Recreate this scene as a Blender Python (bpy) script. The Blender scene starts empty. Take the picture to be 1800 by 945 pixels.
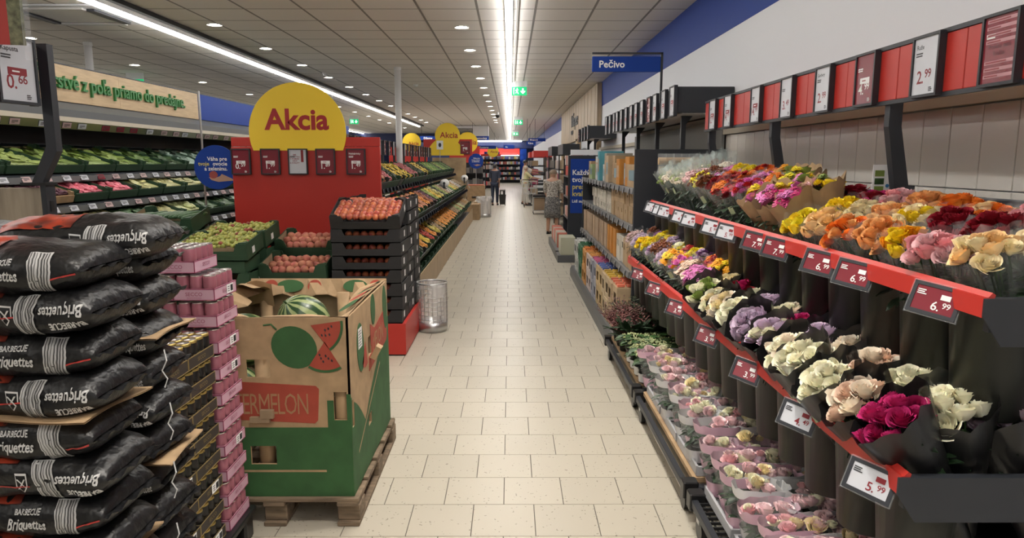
import bpy, math, random
from mathutils import Vector, Matrix, noise
R = random.Random(11)
PI = math.pi
SC = bpy.context.scene
COL = SC.collection
# ------------------------------------------------------------------ camera, world, exposure
cam = bpy.data.cameras.new('camera'); cam.sensor_width = 36.0; cam.lens = 24.5; cam.clip_start = .05; cam.clip_end = 200
camo = bpy.data.objects.new('camera', cam); COL.objects.link(camo)
camo.location = (0, 0, 1.70)
camo.rotation_euler = (PI/2 - math.atan(189.5/1225), 0, -math.radians(.139))
SC.camera = camo
SC.view_settings.view_transform = 'Standard'; SC.view_settings.look = 'None'
SC.view_settings.exposure = 0.8; SC.view_settings.gamma = 1.0; SC.view_settings.use_curve_mapping = False
SC.cycles.transparent_max_bounces = 24
W = bpy.data.worlds.new('world'); SC.world = W; W.use_nodes = True
W.node_tree.nodes['Background'].inputs[0].default_value = (.8, .85, 1, 1)
W.node_tree.nodes['Background'].inputs[1].default_value = .05
STRIP, DOWN, SPOT, FRIDGE = 15.0, 34.0, 26.0, 52.0     # lamp strengths, used by the lamps' builders
XW, ZC, YF = 1.88, 3.30, 57.0                         # right wall, ceiling, far wall

# ------------------------------------------------------------------ materials
_M = {}
def M(name, col=None, rough=.5, metal=0., var=.0, scale=8., bump=0., bscale=60., rnd=0., emit=0., coat=0., spec=.5, stretch=None, col2=None, sub=0., trans=0.):
    """Principled material; col None takes the object's own colour."""
    if name in _M: return _M[name]
    m = bpy.data.materials.new(name); m.use_nodes = True; nt = m.node_tree; N = nt.nodes; L = nt.links
    b = N['Principled BSDF']
    b.inputs['Roughness'].default_value = rough; b.inputs['Metallic'].default_value = metal
    b.inputs['Specular IOR Level'].default_value = spec
    if coat: b.inputs['Coat Weight'].default_value = coat; b.inputs['Coat Roughness'].default_value = .15
    if trans: b.inputs['Transmission Weight'].default_value = trans
    if sub: b.inputs['Subsurface Weight'].default_value = sub; b.inputs['Subsurface Radius'].default_value = (.02, .01, .008); b.inputs['Subsurface Scale'].default_value = .3
    oi = N.new('ShaderNodeObjectInfo')
    if col is None: src = oi.outputs['Color']
    else:
        c = N.new('ShaderNodeRGB'); c.outputs[0].default_value = (*col, 1); src = c.outputs[0]
    tc = N.new('ShaderNodeTexCoord')
    vec = tc.outputs['Object']
    if stretch:
        mp = N.new('ShaderNodeMapping'); mp.inputs['Scale'].default_value = stretch; L.new(vec, mp.inputs[0]); vec = mp.outputs[0]
    if var or col2:
        nz = N.new('ShaderNodeTexNoise'); nz.inputs['Scale'].default_value = scale; nz.inputs['Detail'].default_value = 4
        L.new(vec, nz.inputs['Vector'])
        mx = N.new('ShaderNodeMix'); mx.data_type = 'RGBA'; mx.blend_type = 'MIX' if col2 else 'MULTIPLY'
        rp = N.new('ShaderNodeMapRange'); rp.inputs[1].default_value = .35; rp.inputs[2].default_value = .65
        L.new(nz.outputs['Fac'], rp.inputs[0])
        if col2:
            L.new(rp.outputs[0], mx.inputs[0]); mx.inputs[7].default_value = (*col2, 1)
        else:
            mx.inputs[0].default_value = 1
            rp.inputs[3].default_value = 1 - var; rp.inputs[4].default_value = 1 + var * .5
            L.new(rp.outputs[0], mx.inputs[7])
        L.new(src, mx.inputs[6]); src = mx.outputs[2]
    if rnd:
        hs = N.new('ShaderNodeHueSaturation'); rr = N.new('ShaderNodeMapRange')
        L.new(oi.outputs['Random'], rr.inputs[0]); rr.inputs[3].default_value = 1 - rnd; rr.inputs[4].default_value = 1 + rnd * .6
        L.new(rr.outputs[0], hs.inputs['Value']); L.new(src, hs.inputs['Color']); src = hs.outputs[0]
    L.new(src, b.inputs['Base Color'])
    if emit:
        L.new(src, b.inputs['Emission Color']); b.inputs['Emission Strength'].default_value = emit
    if bump:
        n2 = N.new('ShaderNodeTexNoise'); n2.inputs['Scale'].default_value = bscale; L.new(vec, n2.inputs['Vector'])
        bp = N.new('ShaderNodeBump'); bp.inputs['Strength'].default_value = bump; bp.inputs['Distance'].default_value = .01
        L.new(n2.outputs['Fac'], bp.inputs['Height']); L.new(bp.outputs[0], b.inputs['Normal'])
    _M[name] = m
    return m
def plastic_film(name, tint, alpha, rough=.12, streak=18.):
    """Clear wrapping film: see-through, with brighter creased streaks."""
    m = bpy.data.materials.new(name); m.use_nodes = True; nt = m.node_tree; N = nt.nodes; L = nt.links
    b = N['Principled BSDF']; b.inputs['Base Color'].default_value = (*tint, 1); b.inputs['Roughness'].default_value = rough
    tc = N.new('ShaderNodeTexCoord'); mp = N.new('ShaderNodeMapping'); mp.inputs['Scale'].default_value = (1, 1, .15)
    nz = N.new('ShaderNodeTexNoise'); nz.inputs['Scale'].default_value = streak; nz.inputs['Detail'].default_value = 2
    L.new(tc.outputs['Object'], mp.inputs[0]); L.new(mp.outputs[0], nz.inputs['Vector'])
    rp = N.new('ShaderNodeMapRange'); rp.inputs[1].default_value = .5; rp.inputs[2].default_value = .72
    rp.inputs[3].default_value = alpha; rp.inputs[4].default_value = min(1, alpha * 2.6 + .05)
    L.new(nz.outputs['Fac'], rp.inputs[0]); L.new(rp.outputs[0], b.inputs['Alpha'])
    bp = N.new('ShaderNodeBump'); bp.inputs['Strength'].default_value = .5; bp.inputs['Distance'].default_value = .01
    L.new(nz.outputs['Fac'], bp.inputs['Height']); L.new(bp.outputs[0], b.inputs['Normal'])
    return m
TINT = lambda: M('painted', None, .45, rnd=.05)
m_matte = M('matte_colour', None, .6, var=.06, scale=6)
m_gloss = M('gloss_colour', None, .25)
m_ink = M('printed_ink', None, .5)
m_dark = M('anthracite_metal', (.022, .025, .032), .45, var=.1, scale=3)
m_black = M('black_plastic', (.012, .012, .013), .35)
m_red = M('red_lacquer', (.46, .028, .02), .4)
m_blue = M('blue_board', (.010, .045, .27), .55, spec=.2)
m_yellow = M('yellow_board', (.88, .62, .035), .5)
m_white = M('white_paint', (.72, .74, .78), .6)
m_chrome = M('galvanised_steel', (.55, .56, .57), .3, metal=.9)
m_kraft = M('kraft_cardboard', (.40, .27, .15), .8, var=.15, scale=14)
m_kraft_in = M('kraft_inside', (.32, .23, .14), .85, var=.15, scale=10)
m_wood = M('light_oak', (.44, .31, .175), .5, var=.28, scale=3, stretch=(1, 14, 1.2))
m_greywood = M('grey_oak', (.30, .25, .19), .55, var=.3, scale=3, stretch=(9, 9, .8))
m_pallet = M('rough_pallet_wood', (.20, .145, .095), .85, var=.35, scale=6, stretch=(1, 8, 8))
m_leaf = M('leaf_green', (.035, .085, .022), .45, var=.45, scale=22, rnd=.3)
m_leafdark = M('dark_leaf_green', (.018, .045, .018), .45, var=.4, scale=22, rnd=.3)
m_screen_w = M('paper_white_screen', (.55, .57, .62), .25)
m_screen_r = M('maroon_screen', (.20, .022, .035), .25)
m_maroon = M('maroon_ink', (.22, .012, .02), .5)
m_inkd = M('dark_ink', (.03, .03, .035), .5)
m_inkw = M('white_ink', (.80, .80, .80), .5)
m_film = plastic_film('clear_film', (.85, .88, .9), .055, .08)
m_filmd = plastic_film('dark_film', (.010, .010, .011), .93, .3)
m_sleeve = plastic_film('sleeve_film', (.82, .86, .84), .12)
m_acryl = plastic_film('clear_acrylic', (.8, .85, .9), .12, .05, 2)
m_petal = M('petal', None, .55, var=.12, scale=30, rnd=.12, sub=.15)

# ------------------------------------------------------------------ mesh building
class MB:
    def __init__(s): s.v = []; s.f = []; s.m = []; s.mi = 0; s.x = Matrix.Identity(4)
    def mat(s, i): s.mi = i; return s
    def at(s, x=0, y=0, z=0, rx=0, ry=0, rz=0, sc=1):
        s.x = Matrix.Translation((x, y, z)) @ Matrix.Rotation(rz, 4, 'Z') @ Matrix.Rotation(ry, 4, 'Y') @ Matrix.Rotation(rx, 4, 'X') @ Matrix.Scale(sc, 4); return s
    def add(s, vs, fs):
        n = len(s.v); s.v += [tuple(s.x @ Vector(p)) for p in vs]
        s.f += [tuple(i + n for i in q) for q in fs]; s.m += [s.mi] * len(fs); return s
    def box(s, x0, x1, y0, y1, z0, z1):
        return s.add([(x0,y0,z0),(x1,y0,z0),(x1,y1,z0),(x0,y1,z0),(x0,y0,z1),(x1,y0,z1),(x1,y1,z1),(x0,y1,z1)],
                     [(0,3,2,1),(4,5,6,7),(0,1,5,4),(1,2,6,5),(2,3,7,6),(3,0,4,7)])
    def bbox(s, x0, x1, y0, y1, z0, z1, b):
        """box with its upright edges and its rims chamfered by b"""
        def ring(z, k): return [(x0+b+k, y0+k, z), (x1-b-k, y0+k, z), (x1-k, y0+b+k, z), (x1-k, y1-b-k, z), (x1-b-k, y1-k, z), (x0+b+k, y1-k, z), (x0+k, y1-b-k, z), (x0+k, y0+b+k, z)]
        rs = [ring(z0, b*.7), ring(z0+b, 0), ring(z1-b, 0), ring(z1, b*.7)]
        vs = sum(rs, []); fs = [tuple(range(7, -1, -1)), tuple(range(24, 32))]
        for k in range(3):
            for i in range(8): j = (i+1) % 8; fs.append((k*8+i, k*8+j, k*8+8+j, k*8+8+i))
        return s.add(vs, fs)
    def lathe(s, prof, n=16, cap0=True, cap1=True, sx=1, sy=1, a0=0):
        vs = []; fs = []
        for r, z in prof:
            for i in range(n): a = a0 + 2*PI*i/n; vs.append((r*math.cos(a)*sx, r*math.sin(a)*sy, z))
        for k in range(len(prof)-1):
            for i in range(n): j = (i+1) % n; fs.append((k*n+i, k*n+j, (k+1)*n+j, (k+1)*n+i))
        if cap0: fs.append(tuple(range(n-1, -1, -1)))
        if cap1: fs.append(tuple(range((len(prof)-1)*n, len(prof)*n)))
        return s.add(vs, fs)
    def tube(s, pts, r, n=6, closed=False):
        P = [Vector(p) for p in pts]; k = len(P); vs = []; fs = []
        up = Vector((0, 0, 1))
        for i, p in enumerate(P):
            t = (P[min(i+1, k-1)] - P[max(i-1, 0)]) if not closed else (P[(i+1) % k] - P[i-1])
            t.normalize(); a = t.cross(up)
            if a.length < 1e-3: a = t.cross(Vector((0, 1, 0)))
            a.normalize(); b = t.cross(a)
            rr = r[i] if isinstance(r, (list, tuple)) else r
            for q in range(n): an = 2*PI*q/n; vs.append(tuple(p + a*rr*math.cos(an) + b*rr*math.sin(an)))
        for i in range(k if closed else k-1):
            i2 = (i+1) % k
            for q in range(n): q2 = (q+1) % n; fs.append((i*n+q, i*n+q2, i2*n+q2, i2*n+q))
        if not closed: fs += [tuple(range(n-1, -1, -1)), tuple(range((k-1)*n, k*n))]
        return s.add(vs, fs)
    def prism(s, poly, t0, t1, axis='y'):
        """poly: 2D outline; axis y -> (x,z) outline from y=t0 to y=t1; x -> (y,z); z -> (x,y)"""
        n = len(poly)
        mk = {'y': lambda p, t: (p[0], t, p[1]), 'x': lambda p, t: (t, p[0], p[1]), 'z': lambda p, t: (p[0], p[1], t)}[axis]
        vs = [mk(p, t0) for p in poly] + [mk(p, t1) for p in poly]
        fs = [tuple(range(n)), tuple(range(2*n-1, n-1, -1))] + [(i, n+i, n+(i+1) % n, (i+1) % n) for i in range(n)]
        return s.add(vs, fs)
    def grid(s, fn, nu, nv):
        vs = [fn(i/nu, j/nv) for j in range(nv+1) for i in range(nu+1)]
        fs = [(j*(nu+1)+i, j*(nu+1)+i+1, (j+1)*(nu+1)+i+1, (j+1)*(nu+1)+i) for j in range(nv) for i in range(nu)]
        return s.add(vs, fs)
    def merge(s, me, mat=None):
        n = len(s.v); s.v += [tuple(s.x @ (mat @ v.co if mat else v.co)) for v in me.vertices]
        s.f += [tuple(i+n for i in p.vertices) for p in me.polygons]; s.m += [s.mi]*len(me.polygons); return s
    def panel(s, x0, x1, z0, z1, y0, y1, holes):
        """upright board in the x-z plane with rectangular holes (x0,x1,z0,z1)"""
        xs = sorted({x0, x1, *[h[0] for h in holes], *[h[1] for h in holes]}); zs = sorted({z0, z1, *[h[2] for h in holes], *[h[3] for h in holes]})
        for a, b in zip(xs, xs[1:]):
            for c, d in zip(zs, zs[1:]):
                if any(h[0] <= (a+b)/2 <= h[1] and h[2] <= (c+d)/2 <= h[3] for h in holes): continue
                s.box(a, b, y0, y1, c, d)
        return s
    def me(s, name, mats, smooth=False):
        me = bpy.data.meshes.new(name); me.from_pydata(s.v, [], s.f)
        for m in (mats if isinstance(mats, (list, tuple)) else [mats]): me.materials.append(m)
        if len(me.materials) > 1: me.polygons.foreach_set('material_index', s.m)
        if smooth: me.polygons.foreach_set('use_smooth', [True]*len(me.polygons))
        me.update(); return me
def ob(name, me, parent=None, loc=(0,0,0), rot=(0,0,0), color=None, sc=None):
    if isinstance(me, tuple): me = me[0].me(name, me[1], *(me[2:]))
    o = bpy.data.objects.new(name, me); COL.objects.link(o)
    if parent: o.parent = parent
    o.location = loc; o.rotation_euler = rot
    if sc: o.scale = sc if isinstance(sc, tuple) else (sc,)*3
    if color: o.color = (*color, 1)
    return o
def tag(o, label, cat, group=None, kind=None):
    o['label'] = label; o['category'] = cat
    if group: o['group'] = group
    if kind: o['kind'] = kind
    return o
def thing(name, label, cat, loc=(0,0,0), rot=(0,0,0), group=None):
    o = bpy.data.objects.new(name, None); COL.objects.link(o); o.location = loc; o.rotation_euler = rot; o.empty_display_size = .05
    return tag(o, label, cat, group)
KIDS = {}
def kid(name, me, parent, **k):
    o = ob(name, me, parent, **k); KIDS.setdefault(parent.name, []).append(o); return o
def dup(root, loc, rot=None, label=None, group=None, sc=None, color=None):
    """copy of a thing with copies of its parts and sub-parts; meshes are shared"""
    r = root.copy(); COL.objects.link(r); r.location = loc
    if rot is not None: r.rotation_euler = rot
    if sc: r.scale = sc if isinstance(sc, tuple) else (sc,)*3
    if color: r.color = (*color, 1)
    if label: r['label'] = label
    if group: r['group'] = group
    for ch in KIDS.get(root.name, []):
        c = ch.copy(); COL.objects.link(c); c.parent = r; KIDS.setdefault(r.name, []).append(c)
        for g in KIDS.get(ch.name, []):
            d = g.copy(); COL.objects.link(d); d.parent = c; KIDS.setdefault(c.name, []).append(d)
    return r
def struct(name, me, loc=(0,0,0), parent=None, color=None):
    o = ob(name, me, parent, loc, color=color)
    if parent is None: o['kind'] = 'structure'
    return o
ORD = 'first second third fourth fifth sixth seventh eighth ninth tenth eleventh twelfth thirteenth fourteenth fifteenth sixteenth seventeenth eighteenth nineteenth twentieth'.split()
ORD += ['twenty-' + x for x in ORD[:9]] + ['thirtieth'] + ['thirty-' + x for x in ORD[:9]] + ['fortieth'] + ['forty-' + x for x in ORD[:9]]
_T = {}
def text(s, size, bold=0., ext=0., align='LEFT', shear=0., sp=1.):
    """lettering as a mesh in the x-z plane, facing -y"""
    k = (s, size, bold, ext, align, shear, sp)
    if k in _T: return _T[k]
    c = bpy.data.curves.new('t', 'FONT'); c.body = s; c.size = size; c.offset = bold*size; c.extrude = ext; c.align_x = align; c.shear = shear; c.space_character = sp
    c.resolution_u = 2 if size < .15 else 4
    o = bpy.data.objects.new('t', c); me = bpy.data.meshes.new_from_object(o); bpy.data.objects.remove(o)
    for v in me.vertices: x, y, z = v.co; v.co = (x, -z, y)
    _T[k] = me; return me
def circle(r, n=40, a0=0, a1=2*PI, cx=0, cz=0, sx=1):
    return [(cx + r*sx*math.cos(a0+(a1-a0)*i/n), cz + r*math.sin(a0+(a1-a0)*i/n)) for i in range(n + (0 if abs(a1-a0) > 6.28 else 1))]
def jit(c, d=.06): k = 1 + R.uniform(-d, d); return tuple(min(1, x*k) for x in c)
# ------------------------------------------------------------------ floor
def floor_material(name, joints):
    m = bpy.data.materials.new(name); m.use_nodes = True; nt = m.node_tree; N = nt.nodes; L = nt.links; b = N['Principled BSDF']
    geo = N.new('ShaderNodeNewGeometry'); oi = N.new('ShaderNodeObjectInfo')
    vo = N.new('ShaderNodeTexVoronoi'); vo.inputs['Scale'].default_value = 48; vo.feature = 'F1'
    wn = N.new('ShaderNodeTexNoise'); wn.inputs['Scale'].default_value = 22; L.new(geo.outputs['Position'], wn.inputs['Vector'])
    ad = N.new('ShaderNodeVectorMath'); ad.operation = 'MULTIPLY_ADD'; ad.inputs[1].default_value = (.05, .05, 0)
    L.new(wn.outputs['Color'], ad.inputs[0]); L.new(geo.outputs['Position'], ad.inputs[2]); L.new(ad.outputs[0], vo.inputs['Vector'])
    lt = N.new('ShaderNodeMath'); lt.operation = 'LESS_THAN'; lt.inputs[1].default_value = .19; L.new(vo.outputs['Distance'], lt.inputs[0])
    g2 = N.new('ShaderNodeMath'); g2.operation = 'GREATER_THAN'; g2.inputs[1].default_value = .55
    sp = N.new('ShaderNodeSeparateColor'); L.new(vo.outputs['Color'], sp.inputs[0]); L.new(sp.outputs[0], g2.inputs[0])
    mu = N.new('ShaderNodeMath'); mu.operation = 'MULTIPLY'; L.new(lt.outputs[0], mu.inputs[0]); L.new(g2.outputs[0], mu.inputs[1])
    cl = N.new('ShaderNodeTexNoise'); cl.inputs['Scale'].default_value = 2.5; L.new(geo.outputs['Position'], cl.inputs['Vector'])
    mx = N.new('ShaderNodeMix'); mx.data_type = 'RGBA'; mx.inputs[6].default_value = (.455, .42, .345, 1); mx.inputs[7].default_value = (.24, .21, .165, 1)
    L.new(mu.outputs[0], mx.inputs[0]); src = mx.outputs[2]
    hs = N.new('ShaderNodeHueSaturation'); rr = N.new('ShaderNodeMapRange'); rr.inputs[3].default_value = .96; rr.inputs[4].default_value = 1.03
    L.new(oi.outputs['Random'], rr.inputs[0]); L.new(rr.outputs[0], hs.inputs['Value']); L.new(src, hs.inputs['Color']); src = hs.outputs[0]
    if joints:
        br = N.new('ShaderNodeTexBrick'); br.inputs['Scale'].default_value = 1; br.inputs['Brick Width'].default_value = .3; br.inputs['Row Height'].default_value = .3
        br.inputs['Mortar Size'].default_value = .0045; br.inputs['Mortar Smooth'].default_value = .2; br.offset = .5
        mp = N.new('ShaderNodeMapping'); mp.inputs['Location'].default_value = (.033, .026, 0); L.new(geo.outputs['Position'], mp.inputs[0]); L.new(mp.outputs[0], br.inputs['Vector'])
        m2 = N.new('ShaderNodeMix'); m2.data_type = 'RGBA'; m2.inputs[7].default_value = (.13, .115, .10, 1)
        L.new(br.outputs['Fac'], m2.inputs[0]); L.new(src, m2.inputs[6]); src = m2.outputs[2]
    L.new(src, b.inputs['Base Color'])
    rn = N.new('ShaderNodeMapRange'); rn.inputs[3].default_value = .30; rn.inputs[4].default_value = .42; L.new(cl.outputs['Fac'], rn.inputs[0]); L.new(rn.outputs[0], b.inputs['Roughness'])
    return m
fm_far = floor_material('terrazzo_tiles', True); fm = floor_material('terrazzo_tile', False)
m_grout = M('tile_joint', (.10, .088, .075), .8)
YT0, NROW = 2.674, 24                        # first tile row, rows laid as single tiles
YT1 = YT0 + NROW*.3; TX0, TX1 = -1.983, 1.017
b = MB(); b.mat(0).box(-13, 3, YT1, YF+.3, -.1, 0); b.box(-13, 3, -6, YT0, -.1, 0); b.box(-13, TX0, YT0, YT1, -.1, 0); b.box(TX1, 3, YT0, YT1, -.1, 0)
b.mat(1).box(TX0, TX1, YT0, YT1, -.1, -.003)
floor = struct('floor', b.me('floor', [fm_far, m_grout]))
tb = MB(); tb.bbox(-.148, .148, -.148, .148, -.02, 0, .0012); tile_me = tb.me('tile', fm)
hb = MB(); hb.bbox(-.073, .073, -.148, .148, -.02, 0, .0012); half_me = hb.me('tile', fm)
for r in range(NROW):
    y = YT0 + r*.3 + .15
    if r % 2: xs = [(TX0 + .15 + i*.3, tile_me) for i in range(10)]
    else: xs = [(TX0 + .075, half_me)] + [(TX0 + .30 + i*.3, tile_me) for i in range(9)] + [(TX1 - .075, half_me)]
    for x, me in xs: ob('tile', me, floor, (x, y, 0))
# ------------------------------------------------------------------ walls
b = MB(); b.mat(0).box(XW, XW+.2, -6, YF, 0, 2.81); b.mat(1).box(XW-.004, XW+.2, -6, YF, 2.81, ZC+.1)
wall_right = struct('wall_right', b.me('wall_right', [m_white, m_blue]))
m_ledge = M('beige_ledge', (.46, .41, .32), .55); m_wtile = M('wall_tile_grey', (.70, .67, .62), .25, rnd=.06)
trim = struct('trim_1', (MB().box(XW-.05, XW-.001, -1, 14.6, 1.925, 1.975), m_ledge))
wt = MB().bbox(-.016, 0, -.098, .098, -.166, .166, .002).me('tile', m_wtile)
wt2 = MB().bbox(-.016, 0, -.098, .098, -.098, .098, .002).me('tile', m_wtile)
for i in range(26):
    y = 1.0 + .2*i + .1
    ob('tile', wt, wall_right, (XW-.001, y, 1.755)); ob('tile', wt2, wall_right, (XW-.001, y, 1.486))
struct('wall_left', (MB().box(-13.2, -13, -6, YF, 0, ZC+.1), m_white))
struct('wall_back', (MB().box(-13, 3, -6.2, -6, 0, ZC+.1), m_white))
m_darkblue = M('dark_blue_fascia', (.012, .022, .09), .5)
b = MB(); b.mat(0).box(-13, 3, YF, YF+.2, 0, ZC+.1); struct('wall_front', b.me('wall_front', [m_darkblue]))
# ------------------------------------------------------------------ ceiling of 62 cm panels hung in a grid
m_ceil = M('ceiling_panel_white', (.80, .77, .735), .85, rnd=.03, bump=.15, bscale=160)
m_tbar = M('ceiling_grid_bar', (.26, .245, .23), .7)
P = .62
b = MB(); b.box(-13, 3, -6, YF+.2, ZC+.06, ZC+.2)
ceiling = struct('ceiling', (b, m_ceil))
pm = MB().bbox(-.304, .304, -.304, .304, 0, .02, .004).me('ceiling_panel', m_ceil)
rest = MB(); XC0 = -.31-.04
for j in range(-6, 92):
    y = 4.04 + P*(j+.5)
    for i in range(-14, 4):
        x = XC0 + P*(i+.5)
        if x > XW + .1: continue
        if abs(x+.04) < .3 or abs(x+4.07) < .3: pass
        if 4 <= j < 20 and -11 <= i: ob('ceiling_panel', pm, ceiling, (x, y, ZC))
        elif -3.5 < y < YF: rest.at(x, y, ZC).box(-.304, .304, -.304, .304, 0, .02)
o = ob('ceiling_panel', (rest, m_ceil), ceiling); o['kind'] = 'stuff'
g = MB()
for i in range(-20, 5):
    x = XC0 + P*i
    if -13 < x < XW: g.box(x-.0125, x+.0125, -6, YF, ZC-.001, ZC+.03)
o = ob('grid_bar', (g, m_tbar), ceiling); o['kind'] = 'stuff'
g = MB()
for j in range(-16, 92):
    y = 4.04 + P*j
    if y < YF: g.box(-13, XW, y-.0085, y+.0085, ZC-.001, ZC+.03)
o = ob('cross_bar', (g, m_tbar), ceiling); o['kind'] = 'stuff'
# ------------------------------------------------------------------ lamps
m_strip = M('lit_strip', (1, .97, .93), .5, emit=STRIP); m_bulb = M('lit_bulb', (1, .93, .82), .5, emit=DOWN)
m_alu = M('white_aluminium', (.62, .62, .62), .4); m_slot = M('dark_slot', (.02, .02, .02), .7)
def strip_light(x, y0, y1, label, w=.075):
    t = thing('strip_light', label, 'light', (x, y0, ZC-.078))
    n = max(1, round((y1-y0)/2.4)); d = (y1-y0)/n
    kid('housing', (MB().box(-w/2-.004, w/2+.004, 0, y1-y0, .026, .075), m_alu), t)
    me = MB().box(-w/2, w/2, .002, d-.002, 0, .026).me('diffuser', m_strip)
    for k in range(n): kid('diffuser', me, t, loc=(0, k*d, 0))
    return t
strip_light(-.015, -4, 55, 'long white ceiling strip light above the middle of the aisle')
strip_light(-4.1, -4, 32, 'long white ceiling strip light over the produce section')
strip_light(-8.3, 5, 50, 'ceiling strip light beyond the fresh produce fascia')
t = thing('strip_light', 'white strip light running across the ceiling at the far end', 'light', (-8, 55.6, ZC-.09))
kid('diffuser', (MB().box(0, 8.9, -.05, .05, 0, .07), m_strip), t); kid('housing', (MB().box(-.02, 8.92, -.06, .06, .07, .09), m_alu), t)
tag(ob('cable_trunking', (MB().box(-3.95, -3.885, -4, 32, ZC-.05, ZC-.004), m_slot)), 'dark slot rail running beside the strip light over the produce', 'rail')
tag(ob('cable_trunking', (MB().box(.07, .09, -4, 54, ZC-.014, ZC-.004), m_tbar)), 'thin grey rail beside the strip light above the aisle', 'rail')
ring = MB().lathe([(.085, 0), (.085, .012), (.062, .012), (.055, .035)], 20, False, False).me('ring', m_alu, True)
disc = MB(); disc.at(.018).lathe([(.040, .004), (.040, .02)], 14); disc.at(-.03, .02).lathe([(.032, .008), (.032, .026)], 14); disc = disc.me('lamp', m_bulb)
def downlight(x, y, label, group, on=True, k=1.):
    t = thing('downlight', label, 'light', (x, y, ZC-.012), group=group)
    kid('ring', ring, t); kid('lamp', disc, t)
    if on:
        l = bpy.data.lights.new('spot', 'SPOT'); l.energy = SPOT*k; l.spot_size = math.radians(95); l.spot_blend = .8; l.shadow_soft_size = .06; l.color = (1, .93, .83)
        lo = bpy.data.objects.new('spot', l); COL.objects.link(lo); lo.parent = t; lo.location = (0, 0, -.03)
for k in range(-5, 14): downlight(-.585, 7.0 + 1.75*k, f'round twin ceiling downlight beside the aisle strip light, {ORD[k+5]} from the near end', 'downlights beside the aisle strip')
for k in range(-5, 14): downlight(-3.5, 6.85 + 1.75*k, f'round twin ceiling downlight beside the produce strip light, {ORD[k+5]} from the near end', 'downlights beside the produce strip')
for k in range(-3, 10): downlight(.22, 6.9 + 1.75*k - 7, 'unseen ceiling downlight added to brighten the flower rack', 'added downlights over the flower rack', True, 3.2) if 6.9 + 1.75*k - 7 < 6.4 else None  # extra row out of view, added and boosted to brighten the flowers
for k in range(7): downlight(-6.3, 9.5 + 2.6*k, f'small ceiling downlight beyond the fresh produce fascia, {ORD[k]} from the near end', 'downlights beyond the fascia', k % 2 == 0)
for k in range(8): downlight(-5.1, 19 + 2.2*k, f'tiny ceiling downlight in the row past the white column, {ORD[k]} along', 'downlights past the column', k % 3 == 0)
# ------------------------------------------------------------------ ceiling fittings
t = thing('air_conditioner', 'square white ceiling air conditioner cassette above the fresh produce board', 'air conditioner', (-4.80, 8.0, ZC-.035))
kid('frame', (MB().box(-.5, .5, -.5, .5, .012, .03), m_white), t)
kid('grille', (MB().box(-.3, .3, -.3, .3, 0, .012), m_alu), t)
for a in range(4): kid('louver', (MB().at(rz=a*PI/2).box(-.36, .36, -.44, -.36, -.012, .010), m_dark if a % 2 else m_alu), t)
for x, y, l in ((-2.0, 15.2, 'middle of the ceiling panels'), (-3.4, 13.2, 'ceiling beside the produce strip light'), (-.5, 25, 'ceiling ahead of the second exit sign')):
    t = thing('smoke_detector', 'small white round smoke detector on the ' + l, 'detector', (x, y, ZC-.05)); kid('base', (MB().lathe([(.05, .03), (.055, .05)], 14), m_alu), t); kid('sensor', (MB().lathe([(.02, 0), (.035, .01), (.035, .03)], 14), m_alu), t)
t = thing('security_camera', 'small white dome camera on the far ceiling beside the strip light', 'camera', (-.42, 23.5, ZC-.2)); kid('bracket', (MB().lathe([(.03, .1), (.05, .2)], 10), m_alu), t); kid('dome', (MB().lathe([(.01, 0), (.06, .03), (.075, .1)], 12), m_black), t)
t = thing('ventilation_unit', 'grey ceiling ventilation unit with dark grille at the end of the produce strip light', 'vent', (-3.2, 32.3, ZC-.62)); kid('casing', (MB().panel(0, 2.2, 0, .6, .0, .5, [(.35, 1.5, .12, .5)]), m_alu), t)
for q in range(6): kid('louver', (MB().at(0, .02, .14+.06*q, rx=.4).box(.35, 1.5, 0, .05, 0, .012), m_dark), t)
for x, y, r in ((-1.945, 12.4, .055), (-5.75, 9.85, .05)):
    t = thing('ceiling_column', 'slim pale grey round column rising behind the ' + ('red promotion board' if x > -3 else 'fresh produce fascia'), 'column', (x, y, 0))
    kid('shaft', (MB().lathe([(r, 0), (r, ZC-.05)], 16), m_alu, True), t); kid('collar', (MB().lathe([(r+.008, ZC-.05), (r+.008, ZC-.004)], 16), m_alu), t)
m_exit = M('lit_green', (.0, .27, .09), .4, emit=1.1); m_exitw = M('lit_white', (.8, 1, .9), .4, emit=1.3)
def arrow_man(b):
    b.prism([(-.075, -.045), (-.06, -.045), (-.05, -.015), (-.035, -.03), (-.025, -.055), (-.012, -.05), (-.025, -.015), (-.04, .005), (-.035, .02), (-.015, .015), (-.012, .026), (-.04, .034), (-.062, .03), (-.08, .012), (-.07, .005), (-.06, .018), (-.055, .0), (-.07, -.03)], -.002, 0)
    b.prism(circle(.011, 10, cx=-.04, cz=.05), -.002, 0)
    b.prism([(-.115, -.06), (-.1, -.06), (-.1, .05), (-.085, .065), (-.115, .065)], -.002, 0)
    b.prism([(.062, .055), (.062, -.015), (.03, .012), (.03, -.012), (.075, -.055), (.12, -.012), (.12, .012), (.088, -.015), (.088, .055)], -.002, 0)
for x, y, s, l in ((.18, 14.5, 1, 'over the middle of the aisle'), (.3, 26, 1, 'second along the aisle ceiling'), (.27, 37, 1, 'third and smallest along the aisle ceiling'), (-6.9, 13.2, 1, 'peeking over the fresh produce fascia'), (-5.6, 25.5, 1, 'beside the white column far over the produce')):
    t = thing('exit_sign', 'green exit sign with running figure and arrow, ' + l, 'sign', (x, y, ZC-.2))
    kid('panel', (MB().box(-.155, .155, 0, .03, -.085, .085), m_exit), t); bb = MB(); arrow_man(bb); kid('pictogram', (bb, m_exitw), t)
    kid('bracket', (MB().box(-.16, .16, .005, .025, .085, .2), m_alu), t)
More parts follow.
